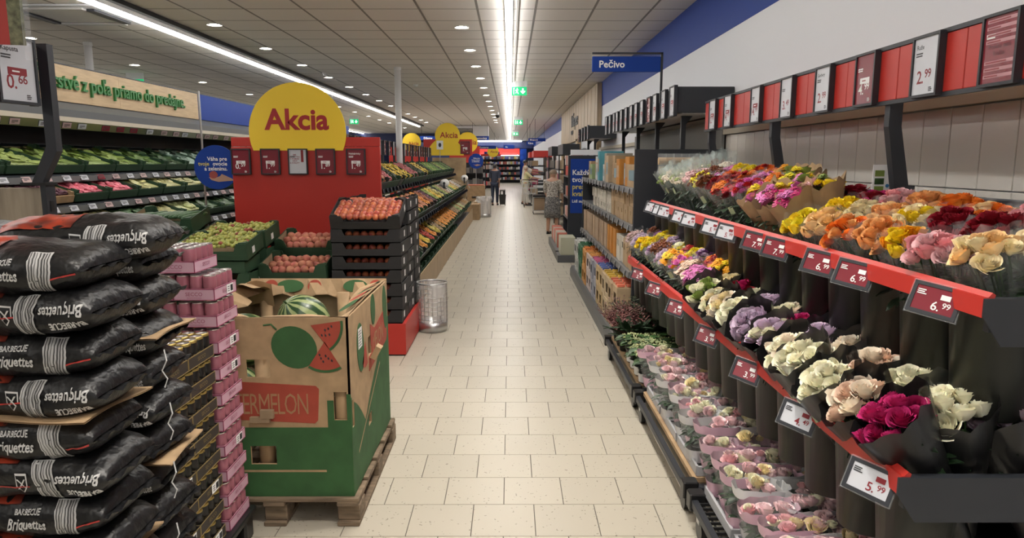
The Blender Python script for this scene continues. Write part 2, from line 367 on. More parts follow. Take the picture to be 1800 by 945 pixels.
# ------------------------------------------------------------------ price signs (frame, screen, lettering, price)
def price_text(p, size, bold=.012):
    a, c = p.split('.'); b = MB(); m1 = text(a+'.', size, bold, align='RIGHT', sp=.92); b.at(.0).merge(m1); b.at(.004, 0, size*.28).merge(text(c, size*.66, bold, sp=.92)); return b
def lines_mesh(w, h, n, seed, b=None):
    r = random.Random(seed); b = b or MB()
    for i in range(n):
        z = h/2 - h*(i+.5)/n; k = r.uniform(.45, 1)*w; q = min(.0028, h/n*.27); b.box(-w/2, -w/2+k, -.0006, 0, z-q, z+q)
    return b
SIGN_W, SIGN_H = .17, .232
fr_big = MB().panel(-SIGN_W/2-.011, SIGN_W/2+.011, -SIGN_H/2-.011, SIGN_H/2+.011, -.016, .014, [(-SIGN_W/2, SIGN_W/2, -SIGN_H/2, SIGN_H/2)]).me('frame', m_dark)
sc_big = MB().box(-SIGN_W/2, SIGN_W/2, -.009, .006, -SIGN_H/2, SIGN_H/2)
sc_w, sc_r = sc_big.me('screen', m_screen_w), sc_big.me('screen', m_screen_r)
_hd = {}
def price_sign(x, y, z, rz, label, price='', title='', dark=False, badge=True, group=None, sc=1, style=0, name='price_sign'):
    t = thing(name, label, 'price sign', (x, y, z), (0, 0, rz), group)
    if sc != 1: t.scale = (sc,)*3
    kid('frame', fr_big, t); kid('screen', sc_r if dark else sc_w, t)
    ink = m_inkw if dark else m_maroon; ink2 = m_inkw if dark else m_inkd
    b = MB()
    if title: b.at(-.07, -.0095, .07).merge(text(title, .026, .015))
    key = (len(_hd)) % 5
    lines_mesh(.05, .02, 2, key, b.at(-.045, -.0095, .048))
    kid('lettering', (b, ink2), t)
    if style == 0 and price:
        if badge:
            bb = MB(); bb.at(.0, -.0094, -.005).box(-.045, .045, -.0008, 0, -.014, .014); kid('badge', (bb, m_inkw if dark else m_maroon), t)
            kid('badge_print', (lines_mesh(.06, .012, 1, 3, MB().at(.005, -.0102, -.005)), m_maroon if dark else m_inkw), t)
        kid('price', (MB().at(-.005, -.0095, -.07).merge(price_text(price, .075).me('p', ink)), ink), t)
        kid('small_print', (lines_mesh(.03, .02, 3, key+3, MB().at(.05, -.0095, -.098)), ink2), t)
    elif style == 1:                       # a list of lines on maroon
        bb = MB(); cc = MB()
        for i in range(9):
            z0 = .10 - .024*i
            if i in (4, 5): continue
            bb.at(0, -.0094, z0).box(-.072, .076, -.0006, 0, -.006, .006); lines_mesh(.12, .008, 1, i, cc.at(-.005, -.0102, z0)); lines_mesh(.05, .006, 1, i+9, cc.at(.04, -.0096, z0-.012))
        kid('list_band', (bb, M('pink_ink', (.50, .25, .28), .5)), t); kid('list_print', (cc, m_maroon), t)
        kid('headline', (MB().at(0, -.0094, .004).merge(text('Poznáte našu', .022, .01, align='CENTER')).at(0, -.0094, -.02).merge(text('kvalitu', .022, .01, align='CENTER')), M('rose_ink', (.08, .01, .02), .5)), t)
    elif style == 2:                       # white sheet with a big figure one
        kid('figure', (MB().at(.045, -.0095, -.0).merge(text('1', .16, .03, align='CENTER')), m_maroon), t)
        kid('slogan', (MB().at(-.03, -.0095, .06).merge(text('SME\nJEDNOTKA\nV POMERE\nCENY\nA KVALITY', .02, .02, align='CENTER')), m_maroon), t)
    return t
# ------------------------------------------------------------------ flower rack
Y0, Y1 = 1.66, 5.80
rack = thing('flower_rack', 'black two-tier flower rack with red shelf rails along the tiled wall', 'rack', (0, 0, 0))
def rail_bar(x, z, dx):
    b = MB(); b.prism([(x, z-.03), (x+.012, z-.034), (x+.03, z+.026), (x+.022, z+.032), (x+.012, z+.02), (x+.004, z+.02)], Y0, Y1, 'y'); return b
for x, z in ((1.15, 1.352), (.985, .892)): kid('shelf_rail', (rail_bar(x, z, 0), m_red), rack)
for x, z, n in ((1.17, 1.335, 1), (1.0, .875, 2)):
    b = MB(); b.box(x, 1.62, Y0, Y0+.02, z-.05, z+.035); b.prism([(x-.02, z+.035), (x-.02, z-.01), (x+.03, z-.085), (1.62, z-.085), (1.62, z+.035)], Y0-.006, Y0, 'y')
    kid('end_plate', (b, m_dark), rack)
    b = MB()
    for k in range(18):
        y = Y0 + .05 + .243*k
        if y < Y1: b.box(x+.02, 1.62, y-.006, y+.006, z-.012, z)
    b.box(1.33, 1.345, Y0, Y1, z-.013, z-.001); b.box(1.6, 1.62, Y0, Y1, z-.02, z); kid('ring_grid', (b, m_black), rack)
    b = MB(); b.box(1.34, 1.62, Y0+.02, Y1, z-.315, z-.30); kid('back_shelf', (b, m_black), rack)
POSTY = (1.63, 2.93, 4.23, 5.55)
for k in range(3):
    ya, yb = POSTY[k]+.025, POSTY[k+1]-.025
    b = MB(); b.bbox(1.632, 1.655, ya, yb, .03, 1.575, .004); b.box(1.622, 1.632, ya+.05, yb-.05, 1.32, 1.55); kid('back_panel', (b, m_dark), rack)
for y in POSTY:
    b = MB(); b.box(1.62, 1.68, y-.022, y+.022, 0, 1.60); kid('upright', (b, m_dark), rack)
    b = MB()
    for k in range(14): b.box(1.617, 1.6205, y-.006, y+.006, .3+.085*k, .335+.085*k)
    kid('slot_strip', (b, m_black), rack)
    b = MB(); b.prism([(1.552, 2.165), (1.552, 1.84), (1.60, 1.57), (1.66, 1.57), (1.605, 1.84), (1.605, 2.165)], y-.02, y+.02, 'y'); kid('sign_arm', (b, m_dark), rack)
b = MB(); b.box(1.53, 1.70, Y1-.02, Y1, .05, 1.3)
pr = thing('price_rail', 'overhead rail of red panels holding the flower price signs', 'rail', (0, 0, 0))
for z in (1.935, 2.155): kid('rail_trim', (MB().box(1.535, 1.552, 1.3, 5.62, z-.008, z+.008), m_dark), pr)
SY = [2.24, 2.63, 3.07, 3.48, 3.93, 4.42, 4.98, 5.35]
ed = [1.30] + [(a+b)/2 for a, b in zip(SY, SY[1:])] + [5.62]
for a, c in zip(ed, ed[1:]): kid('red_panel', (MB().bbox(1.54, 1.55, a+.002, c-.002, 1.944, 2.146, .002), m_red), pr)
for y, p, ti, dk, st, l in ((2.24, '', '', True, 1, 'maroon sign listing prices in pale bands'), (2.63, '2.99', 'Ruže', False, 0, 'white flower sign Ruže 2.99'), (3.07, '4.99', '', True, 0, 'maroon flower sign 4.99'),
                   (3.48, '2.99', 'Gerbery', False, 0, 'white flower sign Gerbery 2.99'), (3.93, '3.49', '', False, 0, 'white flower sign 3.49'), (4.42, '14.99', '', False, 0, 'white flower sign 14.99'), (4.98, '14.99', '', False, 0, 'white flower sign 14.99'), (5.35, '12.99', '', False, 0, 'white flower sign')):
    price_sign(1.527, y, 2.045, -PI/2, f'{l}, {ORD[SY.index(y)]} from the near end of the red rail', p, ti, dk, badge=(p not in ('2.99', '3.49') or dk), style=st, sc=.88)
# ------------------------------------------------------------------ shelf tags on the red rails
tg_f = MB().panel(-.062, .062, -.043, .043, -.004, .006, [(-.052, .052, -.033, .033)]).me('frame', m_dark)
tg_c = MB().panel(-.066, .066, -.047, .047, -.002, .004, [(-.06, .06, -.041, .041)]).me('holder', m_acryl)
tg_w = MB().box(-.052, .052, -.002, .004, -.033, .033); tg_ws, tg_rs = tg_w.me('screen', m_screen_w), tg_w.me('screen', m_screen_r)
tg_b = MB().box(-.02, .02, .006, .05, -.012, .012).me('clip', m_black)
def shelf_tag(x, y, z, label, price, dark, rz=-.95, rx=-.35, ry=.12, group=None):
    t = thing('shelf_price_tag', label, 'price tag', (x, y, z), (rx, ry, rz), group)
    kid('frame', tg_f, t); kid('holder', tg_c, t); kid('screen', tg_rs if dark else tg_ws, t); kid('clip', tg_b, t)
    ink = m_inkw if dark else m_maroon
    b = MB().at(.018, -.003, -.026).merge(price_text(price, .034, .01).me('p', ink)); kid('price', (b, ink), t)
    b = lines_mesh(.035, .016, 3, len(price), MB().at(-.03, -.003, .016)); kid('small_print', (b, m_inkw if dark else m_inkd), t)
    kid('badge', (MB().at(.025, -.003, .012).box(-.012, .012, -.0005, 0, -.007, .007), m_inkw if dark else m_maroon), t)
up = [(1.86, '6.99', 1), (2.30, '6.99', 1), (2.56, '6.99', 1), (2.98, '7.99', 1), (3.24, '7.99', 1), (3.66, '5.99', 0), (3.94, '5.99', 0), (4.42, '4.99', 0), (4.68, '4.99', 0), (5.14, '3.99', 0), (5.32, '3.99', 0), (5.62, '2.99', 0)]
for i, (y, p, d) in enumerate(up):
    shelf_tag(1.125, y-.05, 1.335, f'{"maroon" if d else "grey"} electronic price tag on the upper red shelf rail, {ORD[i]} from the near end', p, d)
for i, (y, p, d) in enumerate([(1.80, '5.99', 0), (2.27, '4.49', 0), (2.78, '3.99', 1), (3.35, '3.99', 1), (4.0, '3.49', 1), (4.6, '2.99', 1), (5.2, '2.99', 1)]):
    shelf_tag(.955, y-.06, .862, f'{"maroon" if d else "white"} electronic price tag on the lower red shelf rail, {ORD[i]} from the near end', p, d, rz=-.9, rx=-.4)
# ------------------------------------------------------------------ buckets
m_bucket = M('dark_bucket_plastic', (.028, .03, .027), .38, var=.25, scale=5, stretch=(3, 3, .5))
b = MB(); b.lathe([(.082, 0), (.086, .004), (.108, .285), (.116, .288), (.118, .305), (.112, .306), (.104, .28), (.08, .02)], 24, True, False); bk_body = b.me('body', m_bucket, True)
bk_rim = MB().lathe([(.1185, .284), (.121, .287), (.121, .307), (.1125, .3085)], 24, False, False).me('rim', m_bucket, True)
for row, (x, z) in (('upper', (1.285, 1.03)), ('lower', (1.12, .572))):
    for i in range(17):
        t = thing('flower_bucket', f'black plastic flower bucket hanging in the {row} tier, {ORD[i]} from the near end', 'bucket', (x, Y0+.14+.243*i, z), group=f'{row} tier buckets')
        kid('body', bk_body, t); kid('rim', bk_rim, t)
# ------------------------------------------------------------------ blooms
def rose_mesh(seed, opn=1.):
    """rolled heart and rings of broad overlapping petals with a curled lip"""
    r = random.Random(seed); b = MB(); rings = ((3, .0055, .031, .5, 1.5), (3, .011, .031, .5, 1.25), (5, .017, .029, .8, .95), (5, .0225, .025, 1., .85), (5, .0275*opn, .019, 1.2, .8))
    for q, (n, R1, top, lip, hw) in enumerate(rings):
        a00 = q*.9 + r.uniform(-.3, .3); z0 = -.016 + .001*q
        for k in range(n):
            a0 = a00 + 2*PI*k/n + r.uniform(-.12, .12); tp = top*r.uniform(.92, 1.08); tw = .002 + .0015*q
            def fn(i, j, a0=a0, R1=R1, tp=tp, lip=lip, hw=hw, z0=z0, tw=tw):
                s = i*2-1; t = j; a = a0 + s*hw*(.55+.45*math.sin(PI*min(.75, .15+t*.75)))
                rr = .004 + (R1-.004)*math.sin(min(1, .15+t*1.0)*PI/2) + tw*s*.8 + lip*.004*max(0, t-.7)/.3
                zz = z0 + (tp-z0)*t*(1-.13*s*s*t) - lip*.0035*max(0, t-.8)/.2*(1-.3*abs(s))
                return (rr*math.cos(a), rr*math.sin(a), zz)
            b.grid(fn, 4, 4)
    return b.me('rose', m_petal, True)
def daisy_mesh(seed, n=22, rad=.044, layers=3, cm=None, w=.007):
    r = random.Random(seed); b = MB()
    for L_ in range(layers):
        for k in range(n - 4*L_):
            a = 2*PI*(k + L_*.5)/(n-4*L_) + r.uniform(-.06, .06); rl = rad*(1-.17*L_)*r.uniform(.86, 1.08); z = .0025*L_; lift = .002+.005*L_ + r.uniform(-.003, .005)
            c, s = math.cos(a), math.sin(a)
            P = [(.006, -w*.5, z), (.006, w*.5, z), (rl*.55, w, z+lift), (rl*.55, -w, z+lift), (rl*.9, w*.8, z+lift*.8), (rl*.9, -w*.8, z+lift*.8), (rl, 0, z+lift*.6)]
            vs = [(x*c-y*s, x*s+y*c, q) for x, y, q in P]; b.mat(0).add(vs, [(0, 3, 2, 1), (3, 5, 4, 2), (5, 6, 4)])
    b.mat(1).lathe([(.011, .004+.004*layers), (.008, .012+.003*layers), (.001, .014+.003*layers)], 10, False, True)
    return b.me('gerbera', [m_petal, cm or M('flower_centre', (.10, .045, .02), .7)])
def pompon_mesh(seed, rad=.026, n=46):
    r = random.Random(seed); b = MB()
    for k in range(n):
        t = (k+.5)/n; el = math.asin(min(1, t))*.98; az = k*2.39996; d = Vector((math.cos(az)*math.cos(el), math.sin(az)*math.cos(el), math.sin(el)*.75))
        side = d.cross(Vector((0, 0, 1))); side = side.normalized() if side.length > .01 else Vector((1, 0, 0)); p = d*rad*r.uniform(.88, 1.08); q = d*rad*.35; w = side*rad*.19; up = Vector((0, 0, rad*.14))
        b.add([tuple(q), tuple(p*.8-w), tuple(p+up), tuple(p*.8+w)], [(0, 1, 2, 3)])
    b.lathe([(rad*.55, 0), (rad*.5, rad*.3), (rad*.1, rad*.5)], 8)
    return b.me('chrysanthemum', m_petal)
def spray_mesh(seed, rad=.03, n=26, s=.006):
    r = random.Random(seed); b = MB()
    for k in range(n):
        a = r.uniform(0, 2*PI); q = rad*math.sqrt(r.random()); z = .012*(1-(q/rad)**2) + r.uniform(-.004, .006); b.at(q*math.cos(a), q*math.sin(a), z); b.lathe([(s*.5, -s), (s, 0), (s*.5, s*.8)], 6)
    b.at(); return b.me('berry_spray', m_petal, True)
def foliage_mesh(seed, n=16, r0=.05, r1=.10, h=.24, ln=.075, mat=None, w=.016, bend=.6):
    r = random.Random(seed); b = MB()
    for k in range(n):
        a = 2*PI*k/n + r.uniform(-.3, .3); rr = r.uniform(r0*.3, r0); z = h*r.uniform(.55, 1); c, s = math.cos(a), math.sin(a); L_ = ln*r.uniform(.7, 1.2); e = r.uniform(-.2, bend)
        P = []
        for t, ww in ((0, .2), (.35, 1), (.7, .8), (1, .05)):
            x = rr + L_*t*math.cos(e); q = z + L_*t*math.sin(e) - .02*t*t; P += [(x, -w*ww, q), (x, 0, q-.003), (x, w*ww, q)]
        vs = [(x*c-y*s, x*s+y*c, q) for x, y, q in P]; b.add(vs, [(i*3+j, i*3+j+1, i*3+4+j, i*3+3+j) for i in range(3) for j in range(2)])
    return b.me('foliage', mat or m_leaf)
ROSE = [rose_mesh(i, o) for i, o in enumerate((.95, 1.05, 1.15, .8))]
GERB = [daisy_mesh(i, 32, .044, 4, None, .0048) for i in range(3)]; MUM = [pompon_mesh(i) for i in range(3)]; SPRAY = [spray_mesh(i) for i in range(2)]; DAISY = [daisy_mesh(9, 14, .026, 1, M('yellow_centre', (.5, .35, .03), .7), .006)]
FOL = [foliage_mesh(i, 30, .06, .1, .25, .075, m_leafdark) for i in range(3)]
def stems_mesh(seed, n=8):
    r = random.Random(seed); b = MB()
    for k in range(n): a = 2.4*k; q = .06*math.sqrt((k+.5)/n); b.tube([(q*.15*math.cos(a), q*.15*math.sin(a), -.1), (q*math.cos(a), q*math.sin(a), .27)], .0028, 4)
    return b.me('stems', m_leaf)
STEMS = [stems_mesh(0), stems_mesh(1)]
def wrap_mesh(seed, rt=.095, h=.30, back=.05, mats=None, wav=.012, name='wrapper'):
    r = random.Random(seed); n = 28; ph = r.uniform(0, 6); fl = [r.uniform(-1, 1) for _ in range(n)]
    b = MB(); b.v = []; rows = 6
    def fn(i, j):
        k = int(round(i*n)) % n; a = 2*PI*i; t = j; rr = (.018 + (rt-.018)*t**1.1)*(1 + .05*fl[k]*t); hh = h*t + t*t*(wav*fl[(k*3) % n] + back*(.5+.5*math.cos(a)))
        return (rr*math.cos(a), rr*math.sin(a), hh - .06*(1-t))
    return MB().grid(fn, n, rows).me(name, mats or m_film, True)
WRAP = {'clear': [wrap_mesh(i, .098, .30, .03) for i in range(3)], 'dark': [wrap_mesh(i+5, .103, .295, .055, m_filmd) for i in range(3)],
        'kraft': [wrap_mesh(i+9, .108, .285, .055, m_kraft, .02) for i in range(3)], 'tall': [wrap_mesh(i+14, .088, .36, .05, plastic_film('stiff_film', (.62, .72, .70), .17, .08)) for i in range(2)]}
for k in WRAP['kraft']:
    pass
sticker = MB().box(-.016, .016, -.001, 0, -.024, .024).me('label', M('pale_green_label', (.36, .42, .25), .5))
def hexc(s): return tuple((int(s[i:i+2], 16)/255)**2.2 for i in (0, 2, 4))
FC = {k: hexc(v) for k, v in {'cream': 'F5E6BC', 'white': 'F8F5DC', 'ivory': 'F6EAD8', 'yellow': 'F0D22A', 'lemon': 'F2E23C', 'peach': 'F6D39C', 'apricot': 'F0B070', 'orange': 'EE7F2A', 'amber': 'F0A51E', 'pink': 'EBA0A6', 'lightpink': 'F0C2C6', 'hotpink': 'D978B8',
      'magenta': 'BE2C6E', 'crimson': '8C1226', 'red': 'B01A1E', 'lilac': 'D2BED3', 'mauve': 'C8B4C4', 'purple': '7E5080', 'bronze': '7A4426', 'greyrose': 'B49A98', 'green': '93A85A', 'salmon': 'F0D2BC', 'blush': 'F7DADD'}.items()}
NICE = {'lightpink': 'light pink', 'hotpink': 'bright pink', 'greyrose': 'dusky rose', 'salmon': 'pale salmon', 'crimson': 'dark red'}
KIND = {'r': 'rose', 'g': 'gerbera', 'm': 'chrysanthemum', 's': 'berry spray', 'd': 'daisy', 'x': 'mixed'}
def bouquet(kind, cols, wrap, x, y, z, tilt, yaw, label, group, sc=1., n=None):
    """head of the bouquet at x, y, z; it leans by tilt towards the aisle"""
    d = Matrix.Rotation(yaw, 4, 'Z') @ Matrix.Rotation(-tilt, 4, 'Y'); ax = d @ Vector((0, 0, .27*sc))
    t = thing('bouquet', label, 'bouquet', (x-ax.x, y-ax.y, z-ax.z), (0, -tilt, yaw), group); t.scale = (sc,)*3
    kid('wrapper', R.choice(WRAP[wrap]), t, rot=(0, 0, R.uniform(-.5, .5)))
    kid('stems', R.choice(STEMS), t); f = kid('foliage', R.choice(FOL), t, rot=(0, 0, R.uniform(0, 6)), sc=(.72, .72, 1) if wrap == 'dark' else .92)
    ks = {'x': 'grmd'}.get(kind, kind); rad = {'r': .072}.get(kind, .068)
    n = n or {'r': 11, 'g': 8, 'm': 15, 's': 12, 'd': 14, 'x': 10}[kind]
    off = R.uniform(0, 6)
    for k in range(n):
        kk = ks[k % len(ks)]; q = rad*math.sqrt((k+.35)/n); a = off + 2.39996*k + R.uniform(-.15, .15); el = .42*q/rad
        me = R.choice({'r': ROSE, 'g': GERB, 'm': MUM, 's': SPRAY, 'd': DAISY}[kk])
        c = FC[cols[k % len(cols)]]
        kid({'r': 'rose', 'g': 'gerbera', 'm': 'chrysanthemum', 's': 'berry_spray', 'd': 'daisy'}[kk], me, t, loc=(q*math.cos(a), q*math.sin(a), .275 + .045*(1-(q/rad)**2) + R.uniform(-.006, .008)),
            rot=(-el*math.sin(a)*1.6*-1*-1, el*math.cos(a)*1.6, R.uniform(0, 6)), color=jit(c, .07), sc=R.uniform(.9, 1.1)*{'r': .95, 'g': .95, 'm': 1.0, 's': 1, 'd': 1}[kk])
    if R.random() < .45: kid('label', sticker, t, loc=(-.075, -.02, .21), rot=(0, -.25, -PI/2+.3))
    return t
def row(spec, tier, rname, x, y0, z0, tilt, dy=.186):
    for i, s in enumerate(spec.split()):
        kind, cols, wrap = s.split(':'); cols = cols.split(','); wr = {'c': 'clear', 'd': 'dark', 'k': 'kraft', 't': 'tall'}[wrap]
        tall = {'r': 0, 'g': .09, 'm': .10, 's': .12, 'd': .12, 'x': .085}[kind] * (1 if tier == 'upper' else .8) * min(1, .55+i*.05)
        c = NICE.get(cols[0], cols[0]) + (' and ' + NICE.get(cols[1], cols[1]) if len(cols) > 1 else '')
        if len(cols) > 1 and (' ' in c.replace(' and ', '')): c = NICE.get(cols[0], cols[0])
        wn = {'clear': 'clear film', 'dark': 'black film', 'kraft': 'brown paper', 'tall': 'clear film'}[wr]
        bouquet(kind, cols, wr, x + R.uniform(-.012, .012), y0 + dy*i + R.uniform(-.012, .012), z0 + tall + R.uniform(-.012, .014), tilt + R.uniform(-.08, .08), R.uniform(-.25, .5),
                f'{c} {KIND[kind]} bouquet in {wn}, {ORD[i]} in {tier} {rname} row', f'{tier} tier {rname} row bouquets', 1.14 if tier == 'lower' and kind == 'r' else 1.0)
row('r:peach,cream:c r:pink,lightpink:c r:amber,yellow:c r:apricot:c r:orange,apricot:c r:peach:c r:yellow,lemon:c g:hotpink,magenta:k g:hotpink,magenta,yellow:k x:yellow,hotpink:k m:hotpink,red:c g:red,crimson:c g:orange,red:c m:red,crimson:c m:bronze:c s:bronze,lemon:c s:lightpink:t s:ivory,green:t s:green,ivory:t s:ivory:t s:green:t', 'upper', 'front', 1.245, 1.80, 1.435, .42)
row('r:cream,peach:c r:crimson:c r:crimson:c r:cream,yellow:c r:apricot,peach:c r:cream:c r:yellow:c x:green,lightpink,yellow:k x:hotpink,green,yellow:k g:lemon,yellow:c g:orange:c g:hotpink:c g:orange,red:c g:red:c m:orange,red:c g:hotpink,lilac:c s:bronze:c s:lightpink:t s:green,ivory:t s:ivory:t s:green:t', 'upper', 'middle', 1.385, 1.78, 1.475, .28)
row('r:white,green:c r:pink:c r:orange,peach:c r:orange:c r:apricot:c r:lightpink,pink:c r:magenta,crimson:c r:crimson:c r:cream:c r:lightpink:c x:lemon,green:k x:amber,green:k m:orange:c m:orange,red:c m:lemon,yellow:c m:yellow,lemon:c g:hotpink:c s:ivory:t s:bronze:t s:bronze:t', 'upper', 'back', 1.52, 1.80, 1.51, .12)
row('r:magenta:d r:salmon,ivory:d r:white:d r:white:d r:ivory,white:d r:lilac,white:d r:lilac:d r:white:d r:ivory,cream:d r:white,cream:d r:white,green:d g:hotpink:c g:salmon:c m:hotpink,amber:c g:amber,yellow:c m:lilac:c s:bronze:c m:lilac,purple:c m:lemon,yellow:c m:yellow:c m:lilac:c s:greyrose:c', 'lower', 'front', 1.04, 1.78, .985, .5)
row('r:white:d r:white:d r:ivory,salmon:d r:ivory:d r:lilac:d r:magenta:d r:white,ivory:d r:lilac:d r:white:d r:magenta,crimson:d r:cream:d g:amber,yellow:c g:orange,red:c m:lilac,purple:c m:lemon:c g:red:c m:white,lemon:c m:lilac:c m:yellow,lemon:c m:lemon:c m:purple:c s:bronze:c', 'lower', 'middle', 1.19, 1.79, 1.015, .33)
row('r:lilac,mauve:d r:greyrose,mauve:d r:magenta:d r:ivory,white:d r:white:d r:lightpink,magenta:d r:white:d r:greyrose:d r:white,green:d r:ivory:d r:magenta:d m:lilac:c m:amber:c m:yellow:c m:purple:c m:lemon:c m:white:c m:lilac:c m:purple:c m:lemon:c m:purple:c', 'lower', 'back', 1.33, 1.78, 1.00, .22)
# clear boxes of dried seed heads at the far end of the upper tier
for i in range(7):
    t = thing('seed_box', f'clear box with a round kraft seed disc behind the far flowers, {ORD[i]} from the aisle', 'box', (1.22+.062*i, 5.66, 1.60))
    kid('case', (MB().box(-.028, .028, -.04, .04, 0, .16), m_acryl), t); kid('disc', (MB().prism(circle(.03, 14, cz=.10), -.03, .03, 'x'), m_kraft), t); kid('card', (MB().box(-.025, .025, -.01, .01, .004, .06), m_kraft_in), t)
# little standing card among the roses
t = thing('info_card', 'white flower care card with green pictures standing behind the roses', 'card', (1.60, 3.02, 1.545))
kid('card', (MB().box(-.04, .04, 0, .004, 0, .14), m_inkw), t)
for k in range(3): kid('picture', (MB().at(-.012, -.001, .035+.034*k).box(-.02, .02, -.001, 0, -.013, .013), m_leaf if k % 2 else M('olive_ink', (.18, .25, .05), .5)), t)
kid('drop', (MB().prism(circle(.008, 10, cx=.024, cz=.05), -.002, 0), M('blue_ink', (.05, .2, .4), .5)), t)
# ------------------------------------------------------------------ dollies with potted plants
def dolly(y0, y1, label, top):
    t = thing('plant_dolly', label, 'dolly', (0, 0, 0)); x0, x1 = .832, 1.60
    for a in (x0, x1-.03): kid('side_bar', (MB().bbox(a, a+.03, y0+.06, y1-.06, .125, .165, .004), m_dark), t)
    for a in (y0, y1-.04): kid('end_bar', (MB().bbox(x0+.06, x1-.06, a, a+.04, .125, .165, .004), m_dark), t)
    for a in (x0, x1):
        for c in (y0, y1):
            sx = 1 if a == x0 else -1; sy = 1 if c == y0 else -1
            b = MB(); xa, xb = sorted((a-.008*sx, a+.065*sx)); ya, yb = sorted((c-.004*sy, c+.065*sy)); b.bbox(xa, xb, ya, yb, .105, .19, .006); kid('corner', (b, m_black), t)
            b = MB(); b.at(a+.035*sx, c+.12*sy, .05).prism(circle(.05, 18), -.014, .014, 'x'); w = kid('wheel', (b, m_black), t); kid('fork', (MB().at(a+.035*sx, c+.12*sy, .05).box(-.02, .02, -.022, .022, .03, .078), m_chrome), w)
    if top == 'board': kid('deck', (MB().box(x0+.05, x1, y0+.05, y1-.05, .166, .19), m_kraft), t)
    else:
        b = MB()
        for k in range(30): y = y0+.05+(y1-y0-.1)*k/29; b.box(x0+.03, x1-.03, y-.004, y+.004, .15, .162)
        for k in range(8): x = x0+.05+k*.09; b.box(x-.004, x+.004, y0+.04, y1-.04, .146, .15)
        kid('deck', (b, m_black), t)
dolly(1.75, 3.06, 'black steel plant dolly with grated deck under the nearest potted roses', 'grid')
dolly(3.12, 4.50, 'black steel plant dolly with brown board deck under the farther potted roses', 'board')
dolly(4.56, 5.98, 'black steel plant dolly under the dark green pot plants', 'board')
m_tray = M('grey_plastic_tray', (.42, .43, .45), .4)
def tray_mesh(w, d, h):
    b = MB(); b.bbox(-w/2, w/2, -d/2, d/2, 0, .012, .004)
    for x0, x1, y0, y1 in ((-w/2, -w/2+.012, -d/2, d/2), (w/2-.012, w/2, -d/2, d/2), (-w/2, w/2, -d/2, -d/2+.012), (-w/2, w/2, d/2-.012, d/2)): b.box(x0, x1, y0, y1, .006, h)
    b.panel(-w/2-.012, w/2+.012, -d/2-.012, d/2+.012, 0, .006, []) if 0 else None
    return b
tray_me = tray_mesh(.62, .40, .05).me('tray', m_tray)
trays = [(1.21, 1.98, .166), (1.21, 2.41, .166), (1.21, 2.84, .166), (1.21, 3.38, .19), (1.21, 3.80, .19), (1.21, 4.22, .19)]
for i, (x, y, z) in enumerate(trays):
    tag(ob('plant_tray', tray_me, None, (x, y, z)), f'grey plastic tray under potted roses, {ORD[i]} from the near end', 'tray', 'trays of potted roses')
# sleeved rose pots
def sleeve_fn(rw, rd, h, seed):
    r = random.Random(seed); n = 24; ph = r.uniform(0, 6)
    def P(a, t, ex=0.):
        ww = .052 + (rw-.052)*t; dd = .052 + (rd-.052)*t; c, s = math.cos(a), math.sin(a); e = .7
        return (ww*math.copysign(abs(c)**e, c), dd*math.copysign(abs(s)**e, s), h*t + (.010*abs(math.sin(a*5+ph))*(t > .95)) + ex)
    return P, n
SLV = []
for sd in range(4):
    P_, n_ = sleeve_fn(.112, .066, .25, sd)
    s1 = MB().grid(lambda i, j: P_(2*PI*i, j), n_, 4).me('sleeve', m_sleeve, True)
    s2 = MB().grid(lambda i, j: tuple(q*1.012 if k < 2 else q for k, q in enumerate(P_(2*PI*i, .86+.145*j))), n_, 2).me('sleeve_band', M('sleeve_print', None, .4), True)
    s3 = MB().grid(lambda i, j: tuple(q*1.012 if k < 2 else q for k, q in enumerate(P_(2*PI*i, .06+.26*j))), n_, 1).me('sleeve_foot', M('sleeve_print', None, .4), True)
    SLV.append((s1, s2, s3))
pot_me = MB().lathe([(.034, 0), (.046, .085), (.049, .085), (.049, .095), (.042, .09)], 14).me('pot', m_black, True)
PF = [foliage_mesh(20+i, 26, .085, .1, .215, .05, m_leafdark, .017, .5) for i in range(3)]
def potted_rose(x, y, z, label, group):
    t = thing('potted_rose', label, 'potted plant', (x, y, z), (R.uniform(-.05, .05), R.uniform(-.05, .05), R.uniform(-.12, .12)), group)
    s = R.choice(SLV); pink = R.random() < .55; c = jit((.62, .40, .50) if pink else (.66, .66, .68), .12)
    kid('pot', pot_me, t); kid('sleeve', s[0], t); kid('sleeve_band', s[1], t, color=c); kid('sleeve_foot', s[2], t, color=c)
    kid('foliage', R.choice(PF), t, rot=(0, 0, R.uniform(0, 6)), sc=(1.1, .8, 1))
    for k in range(R.randint(5, 7)):
        q = R.uniform(.02, .085); a = R.uniform(0, 6.28)
        kid('rose', R.choice(ROSE), t, loc=(q*math.cos(a), .5*q*math.sin(a), .240+R.uniform(-.012, .028)), rot=(R.uniform(-.4, .4), R.uniform(-.5, .2), R.uniform(0, 6)), color=jit(FC[R.choice(('lightpink', 'blush', 'blush', 'blush', 'white', 'white', 'cream'))], .06), sc=R.choice((.6, .85, .95, 1.05)))
nr = 0
for i in range(19):
    y = 1.86 + .142*i + (.05 if i > 8 else 0)
    z = .18 if y < 3.06 else .204
    for j in range(4):
        potted_rose(.955 + .172*j + R.uniform(-.012, .012) + (.03 if i % 2 else 0), y + R.uniform(-.01, .01), z, f'potted rose in a printed sleeve, {ORD[i]} row from the near end, {("nearest the aisle", "second from the aisle", "third from the aisle", "against the back")[j]}', 'potted roses on the dollies')
